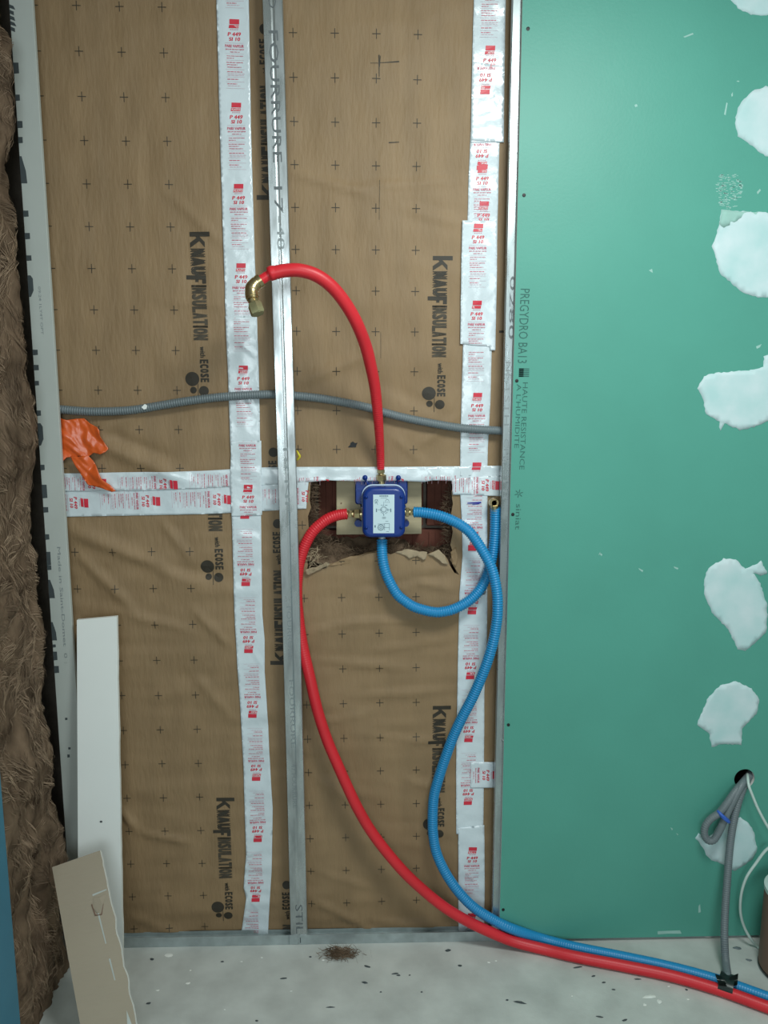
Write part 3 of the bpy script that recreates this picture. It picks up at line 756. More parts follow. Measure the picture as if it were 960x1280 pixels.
def patch(px, name='filler_patch', material=FILLER, th=.0005, seed=1, amp=.0012):
    P = jag(xz(px, BY), .006, amp, seed); xs = [p[0] for p in P]; zz = [p[1] for p in P]
    cx, cz = sum(xs)/len(xs), sum(zz)/len(zz); R = max(max(xs)-min(xs), max(zz)-min(zz))/2
    def fr(x, z): return BY-.0003-th*max(0, 1-((x-cx)**2+(z-cz)**2)/(R*R))**.5-.00025*abs(noise.noise((x*30, z*30, seed)))
    V, F = prism(P, BY, BY+.0002, step=.012, front=fr); return mesh_obj(name, V, F, material, rg, True)
PT = [[(913,0),(925,12),(938,18),(955,19.5),(975,16),(985,0),(980,-12),(915,-12)],
 [(919,150),(922,135),(927,127),(940,114),(957,108),(985,108),(1002,140),(995,175),(975,196),(957,195),(945,187),(932,176),(922,170)],
 [(902,262),(925,264),(960,266),(990,270),(1005,310),(995,350),(970,372),(947,371.5),(927,365),(912,352),(900,342),(895,325),(890,307),(898,285)],
 [(872,485),(880,470),(895,466),(920,464),(942,462),(954,458),(955,445),(965,442),(990,470),(995,505),(970,522),(945,533),(925,537.5),(905,529),(900,539),(899,527),(882,517),(879,500)],
 [(880,725),(885,710),(905,698),(920,700),(932,711),(952,701),(959,717),(951,720),(941,716),(949.5,727),(959,757),(958,790),(945,803),(932,814),(922,812),(910,787),(890,765),(880,742)],
 [(871,906),(885,872),(900,857),(920,851),(940,861),(949,875),(946,892),(927,911),(927,931),(901,930),(890,934),(886,917)],
 [(869,1047),(873,1041),(884,1048),(892,1040),(901,1026),(912,1023),(925.6,1021.5),(935,1028.5),(942,1039),(947,1061),(942,1072),(930,1082),(917,1089),(904.5,1080),(887,1074),(883,1068),(879,1060)]]
for i, p in enumerate(PT): patch(p, seed=i+1, amp=.0016)
patch([(902,262),(925,264),(960,266),(960,275),(930,272),(905,285),(899,280)], 'filler_smear', FILLER_T, .0003, 21)
rnd = random.Random(4)
smear = []
for k in range(230):   # trowel texture above the second patch
    a = rnd.uniform(896, 930); b = rnd.uniform(218, 262)
    if ((a-911)/18)**2+((b-238)/23)**2 > 1.0 or (b > 248 and a > 920): continue
    l = rnd.uniform(.8, 2.2); h = rnd.uniform(.25, .5); sl = rnd.uniform(-.2, .5)
    smear.append([(a-l, b-h), (a, b-h+sl), (a+l, b-h), (a+l*.8, b+h), (a, b+h+sl), (a-l, b+h)])
mb = MB()
extra_px = [[(854,46),(866,41),(867,43),(856,47)],[(793,131),(796,130),(797,133),(794,134)],[(905,143),(908,128),(909.5,129),(907,144)],[(921,101),(924,101),(924,102.5),(921,102)],[(914,118),(916,115),(916,120),(914.5,121)],
            [(811,338),(815,336),(816,341),(814,340)],[(750,691),(753,693),(752,695),(750,693)],[(748,694),(751,692),(750,690)],[(842,708),(848,710),(847,712),(843,710)],[(798,710),(804,713),(803,715),(799,712)],
            [(838,1034),(841,1036),(840,1038)],[(845,1041),(848,1043),(847,1044)],[(873,1133),(875,1130),(876,1140),(873,1141)],[(945,433),(952,430),(950,434),(946,436)],[(822,1164),(850,1163),(852,1167),(835,1167),(822,1168)],
            [(946,240),(950,236),(951,238),(947,243)]]
for pts in smear+extra_px:
    V, F = prism(xz(pts, BY), BY-.00025, BY+.0001); mb.add(V, F)
tag(mb.build('filler_specks', FILLER_T, rg), kind='stuff')
for (px, py) in ((660,36),(655,244),(646,476),(641,643),(635.5,906),(629,1137)):
    q = at(px, py, BY); mb = MB(); mb.tube([q+Vector((0, .0004, 0)), q+Vector((0, -.0010, 0)), q+Vector((0, -.0014, 0))], [.0046, .0044, .002], 10); mb.build('screw', BLACK, rg)
pr = Print()
def btext(s, px, p0, p1, h, mi=0, bold=0.0):
    a = at(px, p0, BY); b = at(px, p1, BY); q = Print(); q.text(s, 0, a.z-b.z, -h/2, h/2, bold, 0, mi); q.put(pr, a.x, a.z, D-.012)
btext('PREGYDRO BA13', 656.5, 361, 454, .023, 0, .0)
a = at(655, 466, BY)
for k in range(5): pr.rect(a.x-.013, a.x+.013, a.z-.010+k*.0045, a.z-.0072+k*.0045)
pr.rect(a.x-.013, a.x-.001, a.z-.010, a.z+.011)
btext('HAUTE RESISTANCE', 656.8, 478, 587, .013); btext("A L'HUMIDITE", 649, 480, 560, .012)
btext('siniat', 648.3, 630, 662, .013)
a = at(648.5, 617, BY)
for k in range(6):
    an = .3+k*1.05; q = Print(); q.rect(.002, .011, -.0011, .0011); q.put(pr, a.x, a.z, an)
pr.build('stamped_lettering', [BSTAMP], lambda x, z: BY, rg, .0003)

# ------------------------------------------------------------------ timber support and blue valve box
WY = .052
o_ = xz([(420.5,590),(527,590),(527,667.5),(420.5,668.5)], WY)
V, F = prism(o_, WY, .101); wd_ = soften(mesh_obj('timber_support_board', V, F, WOOD), .0015, 1)
tag(wd_, 'pale wooden board behind the blue valve box in the opening', 'board')
mb = MB(); q = at(426.5, 629, WY); mb.tube([q+Vector((0, .001, 0)), q+Vector((0, -.001, 0))], .0022, 8); mb.build('knot', CLAY, wd_)
rv = thing('shower_valve_box', 'navy blue valve box with white diagram sticker mounted in the wall opening', 'valve')
def rrect(cx, cz, hw, hh, r, n=7, rb=None):
    out = []
    for (sx, sz, a0, rr) in ((1,1,0,r),(-1,1,90,r),(-1,-1,180,rb or r),(1,-1,270,rb or r)):
        for k in range(n+1):
            a = math.radians(a0+90*k/n); out.append((cx+sx*(hw-rr)+rr*math.cos(a), cz+sz*(hh-rr)+rr*math.sin(a)))
    return out
def box_layers(mb, layers, mi=0, capf=True, capb=True):
    # layers: list of (outline, y) from back to front
    n = len(layers[0][0]); V = []; F = []
    for ol, y in layers: V += [(x, y, z) for x, z in ol]
    for i in range(len(layers)-1):
        for k in range(n):
            k2 = (k+1) % n; F.append((i*n+k, (i+1)*n+k, (i+1)*n+k2, i*n+k2))
    if capf: F.append(tuple((len(layers)-1)*n+k for k in range(n)))
    if capb: F.append(tuple(range(n-1, -1, -1)))
    mb.add(V, F, mi)
# back body
c = at(476.5, 632, .02); bw = (at(509.0, 632, .02).x-at(444, 632, .02).x)/2
mb = MB(); box_layers(mb, [(rrect(c.x, at(0,616,.0).z, bw, .034, .008), WY), (rrect(c.x, at(0,616,.0).z, bw, .034, .008), .004), (rrect(c.x, at(0,616,.0).z, bw-.003, .031, .008), .000)])
mb.box((c.x-bw+.002, -.0015, at(0,614,.0).z-.001), (c.x+bw-.002, .002, at(0,612,.0).z))
smooth_angle(mb.build('back_plate', NAVY, rv))
cf = at(479.8, 640, -.055); hw = (at(506.8, 640, -.055).x-at(452.8, 640, -.055).x)/2
zt = at(481, 609, -.055).z; zb_ = at(481, 672.5, -.055).z; cz = (zt+zb_)/2; hh = (zt-zb_)/2
mb = MB(); R0 = .028
box_layers(mb, [(rrect(cf.x, cz+.004, hw-.006, hh-.004, R0), .028), (rrect(cf.x, cz+.003, hw-.005, hh-.003, R0), -.020)]); smooth_angle(mb.build('valve_body', NAVY, rv))
mb = MB(); box_layers(mb, [(rrect(cf.x, cz+.002, hw+.0005, hh+.001, R0, rb=.022), -.019), (rrect(cf.x, cz+.002, hw+.0005, hh+.001, R0, rb=.022), -.0235)])
smooth_angle(mb.build('gasket_rim', GASKET, rv))
mb = MB(); lay = []
for (y, d) in ((-.0238, 0), (-.047, .0005), (-.052, .0022), (-.0548, .005), (-.056, .009)):
    lay.append((rrect(cf.x, cz, hw-d, hh-d, R0-d*.6, rb=.020-d*.5), y))
box_layers(mb, lay)
smooth_angle(mb.build('front_cover', NAVY, rv), 50)
# cover screws in sunk seats
for (sx, sz) in ((-1, .62), (1, .62), (-1, -.58), (1, -.58)):
    q = Vector((cf.x+sx*(hw-.0105), -.056, cz+sz*hh)); mb = MB()
    mb.tube([q+Vector((0, .0005, 0)), q+Vector((0, -.0018, 0)), q+Vector((0, -.0020, 0)), q+Vector((0, -.0006, 0))], [.0052, .0048, .0034, .0030], 14, True); mb.build('cover_screw', NAVY, rv, True)
for (px) in (455.8, 505.5):   # top ears with braces
    q = at(px if px < 480 else 497.5, 598, .0); q = at(456.3 if px < 480 else 497.9, 597.2, -.010); mb = MB()
    mb.tube([q+Vector((0, .02, 0)), q+Vector((0, -.006, 0))], .0068, 14)
    mb.tube([q+Vector((0, -.006, 0)), q+Vector((0, -.0066, 0))], [.0025, .0025], 10)
    base = at(463 if px < 480 else 491, 611, -.005)
    mb.tube([q+Vector((0, .004, -.002)), base], .003, 8)
    mb.tube([q+Vector((0, .012, -.004)), Vector((q.x, .02, base.z))], .005, 8)
    mb.tube([q+Vector((0, .006, -.002)), at(455 if px < 480 else 500, 613, .01)], .0028, 8)
    mb.build('mounting_ear', NAVY, rv, True)
for sx in (-1, 1):    # lower ears
    q = at(447.5 if sx < 0 else 507, 654, .01); mb = MB(); P = [(q.x+.0085*math.cos(a*.5236), q.z+.0085*math.sin(a*.5236)) for a in range(12)]
    mb.tube([q+Vector((0, .018, 0)), q+Vector((0, -.004, 0))], .0095, 14); mb.box((min(q.x, q.x-sx*.020), .0, q.z-.008), (max(q.x, q.x-sx*.020), .014, q.z+.007)); mb.build('mounting_ear', NAVY, rv)
for sx in (-1, 1):    # side ribs behind cover
    for k in range(3):
        mb = MB(); zc = cz+.030-k*.012; x0 = cf.x+sx*(hw-.006)
        mb.box((min(x0, x0+sx*.010), -.012, zc), (max(x0, x0+sx*.010), .024, zc+.002)); mb.build('stiffening_rib', NAVY, rv)
SY = -.0560
s = [(at(px, py, SY).x, at(px, py, SY).z) for px, py in ((466.7,618.2),(493,618.2),(493,666.5),(466.5,666.5))]
mb = MB(); mb.box((s[3][0], SY-.0006, s[3][1]), (s[1][0], SY, s[1][1])); st = mb.build('sticker', STICKER, rv); tag(st, 'white sticker with pipe diagram')
pr = Print(); x0, x1 = s[3][0], s[1][0]; zt2, zb2 = s[1][1], s[3][1]; WX = x1-x0; HZ = zt2-zb2
def SQ(u, v): return (x0+WX*u, zt2-HZ*v)
def sline(u0, v0, u1, v1, wd=.0005, mi=0):
    a = SQ(u0, v0); b = SQ(u1, v1); dx, dz = b[0]-a[0], b[1]-a[1]; L = math.hypot(dx, dz) or 1; nx_, nz_ = -dz/L*wd, dx/L*wd
    pr.poly([(a[0]-nx_, a[1]-nz_), (b[0]-nx_, b[1]-nz_), (b[0]+nx_, b[1]+nz_), (a[0]+nx_, a[1]+nz_)], mi)
def sring(u, v, r, wd=.0005, n=16, a0=0, a1=2*math.pi):
    for k in range(n):
        a = a0+(a1-a0)*k/n; b = a0+(a1-a0)*(k+1)/n
        sline(u+r*math.cos(a)/WX, v+r*math.sin(a)/HZ, u+r*math.cos(b)/WX, v+r*math.sin(b)/HZ, wd)
for k in range(7): sline(.30+k*.06, .035, .345+k*.06, .035, .0016)
sline(.35, .085, .66, .085, .0004)
sring(.5, .38, .0075, .0005); sring(.5, .38, .0055, .0003)
for (a, b) in ((-1,0),(1,0)): sline(.5+a*.17, .39, .5+a*.30, .39, .0005)
for (u, v) in ((.37,.27),(.45,.27),(.56,.27),(.62,.27),(.37,.46),(.44,.48),(.57,.48),(.63,.46),(.33,.37),(.33,.41),(.67,.37),(.67,.41)): sline(u, v, u+.045, v+.008, .0009)
sline(.5, .27, .5, .18, .0004); sline(.5, .49, .5, .55, .0007)
sline(.155, .36, .155, .45, .0012); sline(.83, .36, .83, .45, .0012)
sring(.14, .17, .0045, .0004); sline(.08, .13, .22, .26, .0004); sline(.22, .12, .08, .24, .0004)
sring(.66, .17, .0045, .0005, 8, math.pi, 2*math.pi); 
for k in range(4): sline(.57+k*.06, .18, .56+k*.07, .21, .0004)
sring(.47, .60, .0022, .0005); sring(.55, .60, .0022, .0005)
sring(.36, .85, .0075, .0007); sring(.36, .85, .0052, .0003); sring(.36, .85, .0028, .0006, 6)
for k in range(8): a = k*.785; sline(.36+.0075*math.cos(a)/WX, .85+.0075*math.sin(a)/HZ, .36+.0092*math.cos(a)/WX, .85+.0092*math.sin(a)/HZ, .0004)
for (a, b, c_, d_) in ((.54,.75,.77,.75),(.54,.85,.77,.85),(.54,.75,.54,.92),(.77,.75,.77,.92),(.22,.76,.54,.76),(.58,.69,.72,.69),(.62,.955,.75,.955)): sline(a, b, c_, d_, .0005)
sline(.09, .79, .09, .85, .0016)
pr.build('sticker_print', [DIAG], lambda x, z: SY-.0006, st, .0003)
# threaded connections
def hexnut(mb, p, d, r, L, taper=.82):
    d = d.normalized(); mb.tube([p, p+d*L*.12, p+d*L*.88, p+d*L], [r*taper, r, r, r*taper], 6)
CY = -.012
def fitting(name, p0, p1, r):
    mb = MB(); d = (p1-p0).normalized(); L = (p1-p0).length
    mb.tube([p0-d*.010, p0+d*L*.18], r*.72, 14); hexnut(mb, p0+d*L*.15, d, r*1.12, L*.42); 
    mb.tube([p0+d*L*.57, p0+d*L*.66], r*.66, 14); hexnut(mb, p0+d*L*.66, d, r*.85, L*.26, .9); mb.tube([p0+d*L*.92, p1+d*.012], r*.62, 14)
    return smooth_angle(mb.build('brass_union', BRASS, rv), 35)
fitting('l', at(453, 642.5, CY), at(433, 642.3, CY), .0115)
fitting('r', at(505, 640, CY), at(516.5, 640.3, CY), .0115)
fitting('t', at(477, 604, CY), at(475.8, 585, CY), .0120)
mb = MB(); mb.tube([at(477.5, 668, CY), at(477.5, 677, CY)], [.0095, .0095], 14); smooth_angle(mb.build('outlet_stub', GALV_D, rv))

# ------------------------------------------------------------------ hoses
def hose(name, label, pts, r, pitch, amp, material, cat='hose', n=14, radii=None, ripple=None):
    P, L = resample(curve(pts, 14), pitch/4 if amp else .008)
    R = []
    for i in range(len(P)):
        s_ = i/(len(P)-1); rr = r if radii is None else float(np.interp(s_, radii[0], radii[1]))
        a = amp if ripple is None else amp*float(np.interp(s_, ripple[0], ripple[1]))
        ph = (i % 4); R.append(rr+(a*(0, .75, 1, .75)[ph]-a if amp else 0))
    mb = MB(); mb.tube(P, R, n); o = mb.build(name, material, None, True); tag(o, label, cat); return o, P
y0 = CY
redU = [at(475.8,586,y0), at(475.5,570,y0-.012), at(474.2,545,y0-.04), at(472,515,y0-.075), at(468.8,485,y0-.105), at(464,460,y0-.13), at(457,432,-.17), at(446,404,-.20), at(432,379.5,-.22), at(415,358.5,-.235), at(396,344.5,-.245), at(375,338,-.25), at(356,338.3,-.25), at(339,342,-.25)]
o, _ = hose('red_hose', 'bright red hose arching from the top of the valve box up to a brass elbow', redU, .0145, .006, .0012, RED,
            radii=([0,.12,.3,.5,1], [.0102,.0112,.0135,.0148,.0150]), ripple=([0,.25,.4,1],[1,.8,.1,.0]))
mb = MB(); mb.tube([at(344,340.8,-.25), at(340.5,341.2,-.25), at(336.5,342.6,-.25), at(336,342.9,-.25), at(337,342.4,-.25)], [.0155,.0165,.0162,.0150,.0125], 18, False)
mb.build('sleeve_end', RED, o, True)
mb = MB(); mb.tube(curve([at(342,341.4,-.25), at(336,344,-.25), at(329,348.5,-.25), at(322.5,353,-.25)], 4), .0112, 16); tag(mb.build('inner_pipe', RED, o, True), 'narrower red pipe end')
re_ = thing('brass_elbow', 'brass elbow fitting with hexagonal nut at the free end of the red hose', 'pipe fitting')
mb = MB(); mb.tube(curve([at(325,351,-.25), at(320,354.5,-.252), at(315.8,359.5,-.256), at(314.6,366,-.26), at(315.5,372,-.264)], 5), [.0138]*4+[.0150]*5+[.0158]*4+[.0150]*8, 18); 
mb.tube([at(326.5,350,-.25), at(322.5,352.8,-.251)], .0155, 18)
smooth_angle(mb.build('elbow_body', BRASS, re_), 40)
mb = MB(); mb.tube([at(315.3,371.5,-.264), at(316,374.5,-.266)], .0135, 18)
P = [at(316,374.5,-.266).lerp(at(318,380.5,-.270), k/8) for k in range(9)]; mb.tube(P, [.0118 if k % 2 else .0108 for k in range(9)], 16); smooth_angle(mb.build('threaded_neck', BRASS, re_), 40)
mb = MB(); a = at(317.8,379.5,-.269); b = at(322.5,392.5,-.278); hexnut(mb, a, b-a, .0165, (b-a).length, .9); 
mb.tube([b-(b-a)*.05, b+(b-a)*.02], [.012,.0118], 16); smooth_angle(mb.build('hex_nut', BRASS_D, re_), 35)

redL = [at(434,642.3,y0), at(423,643.8,-.012), at(412,647.5,-.014), at(402,654,-.016), at(391,664.5,-.018), at(382.5,679,-.018), at(376.5,695,-.0165), at(372.8,712,-.0155), at(371,740,-.0155), at(373,770,-.016), at(378,805,-.022), at(387,845,-.035), at(397,888,-.045), at(409,925,-.05),
        at(423,958,-.055), at(435,985,-.058), at(447,1010,-.06), at(462,1036,-.062), at(481,1062,-.064), at(505,1090,-.067), at(530,1113.5,-.07), at(555,1133.5,-.074), at(580,1149,-.079), at(605,1161.5,-.083), at(640,1176,-.088),
        fl(680,1186.5,.0155), fl(720,1196,.0155), fl(780,1207.5,.0155), fl(840,1220,.0155), fl(900,1237.5,.0155), fl(957,1258,.0155), fl(1040,1288,.0155), fl(1150,1340,.0155)]
hose('red_hose', 'long red hose looping from the left of the valve box down to the floor', redL, .0150, .0062, .0015, RED, ripple=([0,.12,.22,1],[1,.8,.12,.06]))
blue1 = [at(517,640.2,y0), at(526,640.4,-.016), at(539,642.3,-.022), at(553,645.8,-.030), at(567,651.5,-.038), at(579,658.5,-.046), at(589.5,668,-.053), at(603,688,-.062), at(614.6,710.6,-.070), at(621,739,-.077), at(622,760,-.080), at(620.8,778,-.080), at(616,804,-.079), at(606.3,835,-.076),
         at(591.5,870,-.068), at(578,896,-.060), at(566,922,-.052), at(555,952,-.046), at(548.5,972,-.042), at(542.6,994,-.038), at(540.8,1017,-.038), at(541.3,1042,-.040), at(546,1067,-.044), at(557.5,1092,-.050), at(573,1114.5,-.056), at(592,1134,-.062), at(615,1149,-.068),
         at(640,1161,-.078), fl(680,1174.5,.0185), fl(720,1184.5,.0165), fl(780,1196.5,.0155), fl(840,1209.5,.0150), fl(900,1226,.0150), fl(957,1246,.0150), fl(1040,1276,.0150), fl(1150,1326,.0150)]
hose('blue_hose', 'long blue corrugated hose looping from the right of the valve box down to the floor', blue1, .0146, .0064, .0026, BLUE, ripple=([0,.5,.6,1],[1,1,.3,.15]))
blue2 = [at(477.5,674,y0), at(478,696,-.020), at(483,718,-.028), at(495,741,-.034), at(507,752,-.036), at(520,759.5,-.036), at(541.5,765,-.036), at(556,764.3,-.036), at(568,761,-.036), at(581,754.5,-.034), at(592,746,-.032), at(603,732,-.030), at(611.5,711,-.026), at(616.3,690,-.024), at(618.8,665,-.024), at(619.3,640,-.026), at(619,634,-.028)]
hose('blue_hose', 'short blue corrugated hose looping under the valve box back up behind the other', blue2, .0146, .0064, .0026, BLUE)
bf = thing('brass_stop_end', 'small round brass fitting with dark bore on top of the short blue hose', 'pipe fitting')
mb = MB(); q = at(617.6,628.5,-.036)
mb.tube([q+Vector((0, .022, -.006)), q+Vector((0, .012, 0)), q+Vector((0, .000, 0)), q+Vector((0, -.003, 0)), q+Vector((0, -.003, 0)), q+Vector((0, .004, 0))], [.011,.0125,.0125,.0115,.0068,.0062], 16, False)
mb.tube([at(618.8,640,-.028), at(618.2,631,-.032)], .0105, 14); smooth_angle(mb.build('socket', BRASS, bf), 40)
mb = MB(); mb.tube([q+Vector((0, .003, 0)), q+Vector((0, .005, 0))], .0066, 14); mb.build('bore', BLACK, bf)

# ------------------------------------------------------------------ grey conduits
cnd = [at(48,510.5,-.018), at(71,511.5,-.018), at(112,514.4,-.018), at(150,513.7,-.018), at(175,511.3,-.018), at(200,507,-.018), at(237,501,-.018), at(277,496.3,-.018), at(315,493.8,-.018), at(340,493,-.018), at(370,494.8,-.018), at(400,498,-.018), at(430,503,-.018), at(460,509.5,-.018), at(480,515.5,-.018), at(505,522,-.018), at(542,529.5,-.018), at(580,535.5,-.018), at(625,538.3,-.018), at(650,539,-.018)]
ho, P = hose('grey_conduit', 'level grey corrugated conduit passing behind both furring channels', cnd, .0114, .0060, .0018, GREY, 'conduit')
V, F = prism(xz([(177,509),(181,505),(184,507),(183,511),(180,512)], -.030), -.0310, -.0285); mesh_obj('plaster_fleck', V, F, WHITEPAPER, ho)
ho, _ = hose('grey_conduit', 'grey conduit bent back in a tied loop below the board hole', [at(938,968,-.02), at(934,972,-.05), at(928,979,-.080), at(918,991,-.092), at(908,1005,-.098), at(899,1016,-.098), at(888,1024,-.096), at(881.5,1033,-.096), at(880.5,1043,-.096), at(885,1050.5,-.096), at(892,1050,-.096), at(898,1041,-.096), at(904,1028,-.097), at(911,1012,-.097), at(919,996,-.096), at(928,980,-.085), at(934,972,-.055), at(938,968,-.02)],
             .0102, .0056, .0016, GREY, 'conduit', ripple=([0,.35,.42,.55,.6,1],[.3,.3,1,1,.3,.3]))
mb = MB(); a = at(897,1013.5,-.098); b = at(909.5,1024,-.098); 
for k in range(2):
    off = Vector((.002*k, -.003, -.005*k)); P = []
    for i in range(21):
        t_ = 2*math.pi*i/20; u_ = (b-a).normalized(); P.append((a+b)/2+off+u_*math.cos(t_)*.0185+Vector((0, 1, 0))*math.sin(t_)*.0125)
    mb.tube(P, .0042, 8, False)
tag(mb.build('tie', TIE, ho, True), 'bright blue tie')
gl = [at(940,965,-.02), at(935,972,-.055), at(929,985,-.082), at(922.5,1004,-.092), at(916.5,1030,-.100), at(912.2,1060,-.110), at(909,1100,-.128), at(906.3,1140,-.150), at(905.5,1172,-.172), at(907,1200,-.192), fl(909.5,1220,.036), fl(910.5,1229,.024), fl(911,1232,.018)]
hose('grey_conduit', 'straight grey conduit hanging from the board hole to the taped hoses', gl, .0106, .0056, .0016, GREY, 'conduit')
# black tape where the conduit meets the hoses
q = fl(908.5,1231,.020); mb = MB(); d = (fl(957,1252,.015)-fl(860,1219,.015)).normalized(); u_ = Vector((-d.y, d.x, 0)).normalized()
for k, (s_, wdt) in enumerate(((-.017,1.0),(0,1.05),(.017,1.0))):
    pass
P = [q+d*t_ for t_ in (-.018, -.012, 0, .012, .018)]
V = []; F = []; nn = 22; ra, rb2 = .035, .0265
for i, p in enumerate(P):
    for k in range(nn):
        a = 2*math.pi*k/nn; j = 1+.05*noise.noise((i*2.0, k*.9, 3)); V.append(p+u_*math.cos(a)*ra*j+Vector((0, 0, 1))*(math.sin(a)*rb2*j)-Vector((0, 0, .0015)))
for i in range(len(P)-1):
    for k in range(nn): F.append((i*nn+k, i*nn+(k+1) % nn, (i+1)*nn+(k+1) % nn, (i+1)*nn+k))
mb.add([v if v.z > .0008 else Vector((v.x, v.y, .0008)) for v in V], F)
for sx in (-1, 1):      # flared ears of the tape
    p = fl(909.5+sx*3, 1225, .044); P3 = [p+Vector((0, .006, .004)), p+Vector((sx*.024, .008, .012)), p+Vector((sx*.018, -.004, -.010)), p+Vector((0, -.012, -.008))]
    mb.add(P3+[v+Vector((0, -.001, -.0012)) for v in P3], [(0,1,2,3),(7,6,5,4),(0,4,5,1),(1,5,6,2),(2,6,7,3),(3,7,4,0)])
tag(mb.build('black_tape_wrap', BTAPE, None, True), 'black tape binding the hanging grey conduit to the red and blue hoses', 'tape')
# white cable
cb = [at(934,966,-.03), at(934.5,971,-.075), at(936,982,-.100), at(940,993,-.105), at(948,1012,-.11), at(960,1034,-.115), at(972,1052,-.12), at(974,1064,-.12), at(966,1058,-.115), at(957,1063,-.11), at(945,1079,-.105), at(933,1097,-.105), at(926.5,1118,-.103), at(925.5,1140,-.100), at(930,1158,-.098), at(938,1173,-.102), fl(945.5,1182,.006), fl(951,1187,.004), fl(955,1190,.004)]
hose('white_cable', 'thin white cable hanging from the board hole in a loop to the floor', cb, .0038, .01, 0, CABLE, 'cable', 10)
cb2 = [at(935.5,972,-.055), at(944,978,-.075), at(943,984,-.082), at(939,990,-.09)]
# brown tube at the frame edge
rt = thing('brown_drum', 'brown drum with dark base standing on the floor beside the white cable', 'container')
lf = fl(949.8,1212,0); rr_ = .085; ctr = Vector((lf.x+rr_*.98, lf.y-.01, 0)); zt3 = at(957.5,1110,lf.y).z
mb = MB(); mb.tube([ctr+Vector((0,0,.012)), ctr+Vector((0,0,.016)), ctr+Vector((0,0,zt3-.012)), ctr+Vector((0,0,zt3-.010))], [rr_-.001, rr_, rr_, rr_-.002], 40); smooth_angle(mb.build('drum_wall', CLAY, rt), 40)
mb = MB(); mb.tube([ctr+Vector((0,0,.0005)), ctr+Vector((0,0,.012))], [rr_-.005, rr_+.001], 40); smooth_angle(mb.build('base_rim', BLACK, rt), 40)
mb = MB(); mb.tube([ctr+Vector((0,0,zt3-.012)), ctr+Vector((0,0,zt3)), ctr+Vector((0,0,zt3+.001))], [rr_+.001, rr_+.0015, rr_-.003], 40); smooth_angle(mb.build('lid', CABLE, rt), 40)

# ------------------------------------------------------------------ orange film, yellow clip
ro = thing('orange_film_scrap', 'crumpled orange film scrap with a hanging tail beside the corner strip', 'tape')
def crumple(px, yb, amp, sd, name):
    P2, T = cdt(xz(px, -.02), .0035, edge_step=.004)
    def hf(x, z):
        a = noise.noise((x*15, z*15, sd)); b = noise.noise((x*45+z*30, z*20, sd+2)); c_ = noise.noise((x*90, z*30, sd+5))
        return yb-amp*(1.2*abs(a)+.45*abs(b)+.12*c_)
    o = mesh_obj(name, [(x, hf(x, z), z) for x, z in P2], T, ORANGE, ro, True); s = o.modifiers.new('s', 'SOLIDIFY'); s.thickness = .0005
crumple([(66,517),(73,519),(76,523),(84,525),(95,523.5),(105,523),(112,529),(122,534),(125,538),(125.5,545),(130,553),(135.5,561),(132,565),(125,568),(117,566),(110,571),(98,571),(84,571.5),(80,576),(79,592),(76,585),(74,573),(66,568)], -.017, .014, 3.0, 'crumpled_sheet')
crumple([(88,570),(98,571),(111,569),(116,575),(121,583),(129,599),(138,606),(145,613.5),(140,615),(127,610),(119,608),(110,606),(104,597),(98,587)], -.020, .010, 8.0, 'hanging_tail')
P2, T = cdt(xz([(600,741),(602,737),(603.5,733),(606,730),(608.5,728),(608.5,736),(607,743),(603,744)], -.02), .0025, edge_step=.003)
fo = mesh_obj('tape_glint', [(x, -.016-.006*abs(noise.noise((x*150, z*130, 4.0))), z) for x, z in P2], T, GALV); sm = fo.modifiers.new('s', 'SOLIDIFY'); sm.thickness = .0004  # added shiny piece, stands in for the highlight on a tape wrinkle
tag(fo, 'tiny crumpled shiny piece added as a glint on the wrinkled tape under the crossing of the two blue hoses', 'glint')
mb = MB(); mb.tube(curve([at(371,563,-.02), at(373,567,-.024), at(374.5,571,-.022), at(371,575.5,-.018)], 5), [.0014,.0016,.002,.0022,.0026,.0028,.003,.0032,.0034,.0034,.0034,.0032,.003,.0026,.002,.0014], 10)
tag(mb.build('yellow_clip', YELLOW, None, True), 'tiny yellow plastic clip against the furring just above the level tape', 'clip')

# ------------------------------------------------------------------ leaning offcuts, blue panel
def slab(c4, th, name, mats, parent, jagr=0.0, seed=1, jl=0.0):
    "c4: TL, TR, BR, BL front corners in space"
    TL, TR, BR, BL = [Vector(v) for v in c4]; nrm = (TR-TL).cross(BL-TL).normalized()
    if nrm.y < 0: nrm = -nrm
    rn = random.Random(seed); n = 40; R = []; L = []; 
    for k in range(n+1):
        t_ = k/n; ax = (TR-TL).normalized()
        R.append(TR.lerp(BR, t_)+ax*(jagr*(noise.noise((t_*14, seed, 0))+.5*noise.noise((t_*45, seed, 2)))))
        L.append(TL.lerp(BL, t_)+ax*(jl*noise.noise((t_*20, seed, 5))))
    V = []; F = []; M = []
    for k in range(n+1): V += [L[k], R[k], L[k]+nrm*th, R[k]+nrm*th]
    for k in range(n):
        a = 4*k; b = a+4
        F += [(a, b, b+1, a+1), (a+2, a+3, b+3, b+2), (a+1, b+1, b+3, a+3), (a, a+2, b+2, b)]; M += [0, 0, 1, 1]
    F += [(0, 1, 3, 2), (4*n, 4*n+2, 4*n+3, 4*n+1)]; M += [1, 1]
    return mesh_obj(name, V, F, None, parent, False, mats, M), nrm
yT, yBm = -.066, -.125
TL = at(96,775,yT); TR = at(146,770.5,yT)
def down(p_top, px, y):    # floor point seen under px
    return None
BLf = at(98,1190,yBm); BRf = at(153.5,1190,yBm)
kz = (TL.z)/(TL.z-BLf.z); BL = TL+(BLf-TL)*kz; BR = TR+(BRf-TR)*(TR.z/(TR.z-BRf.z))
BL.z = .001; BR.z = .001
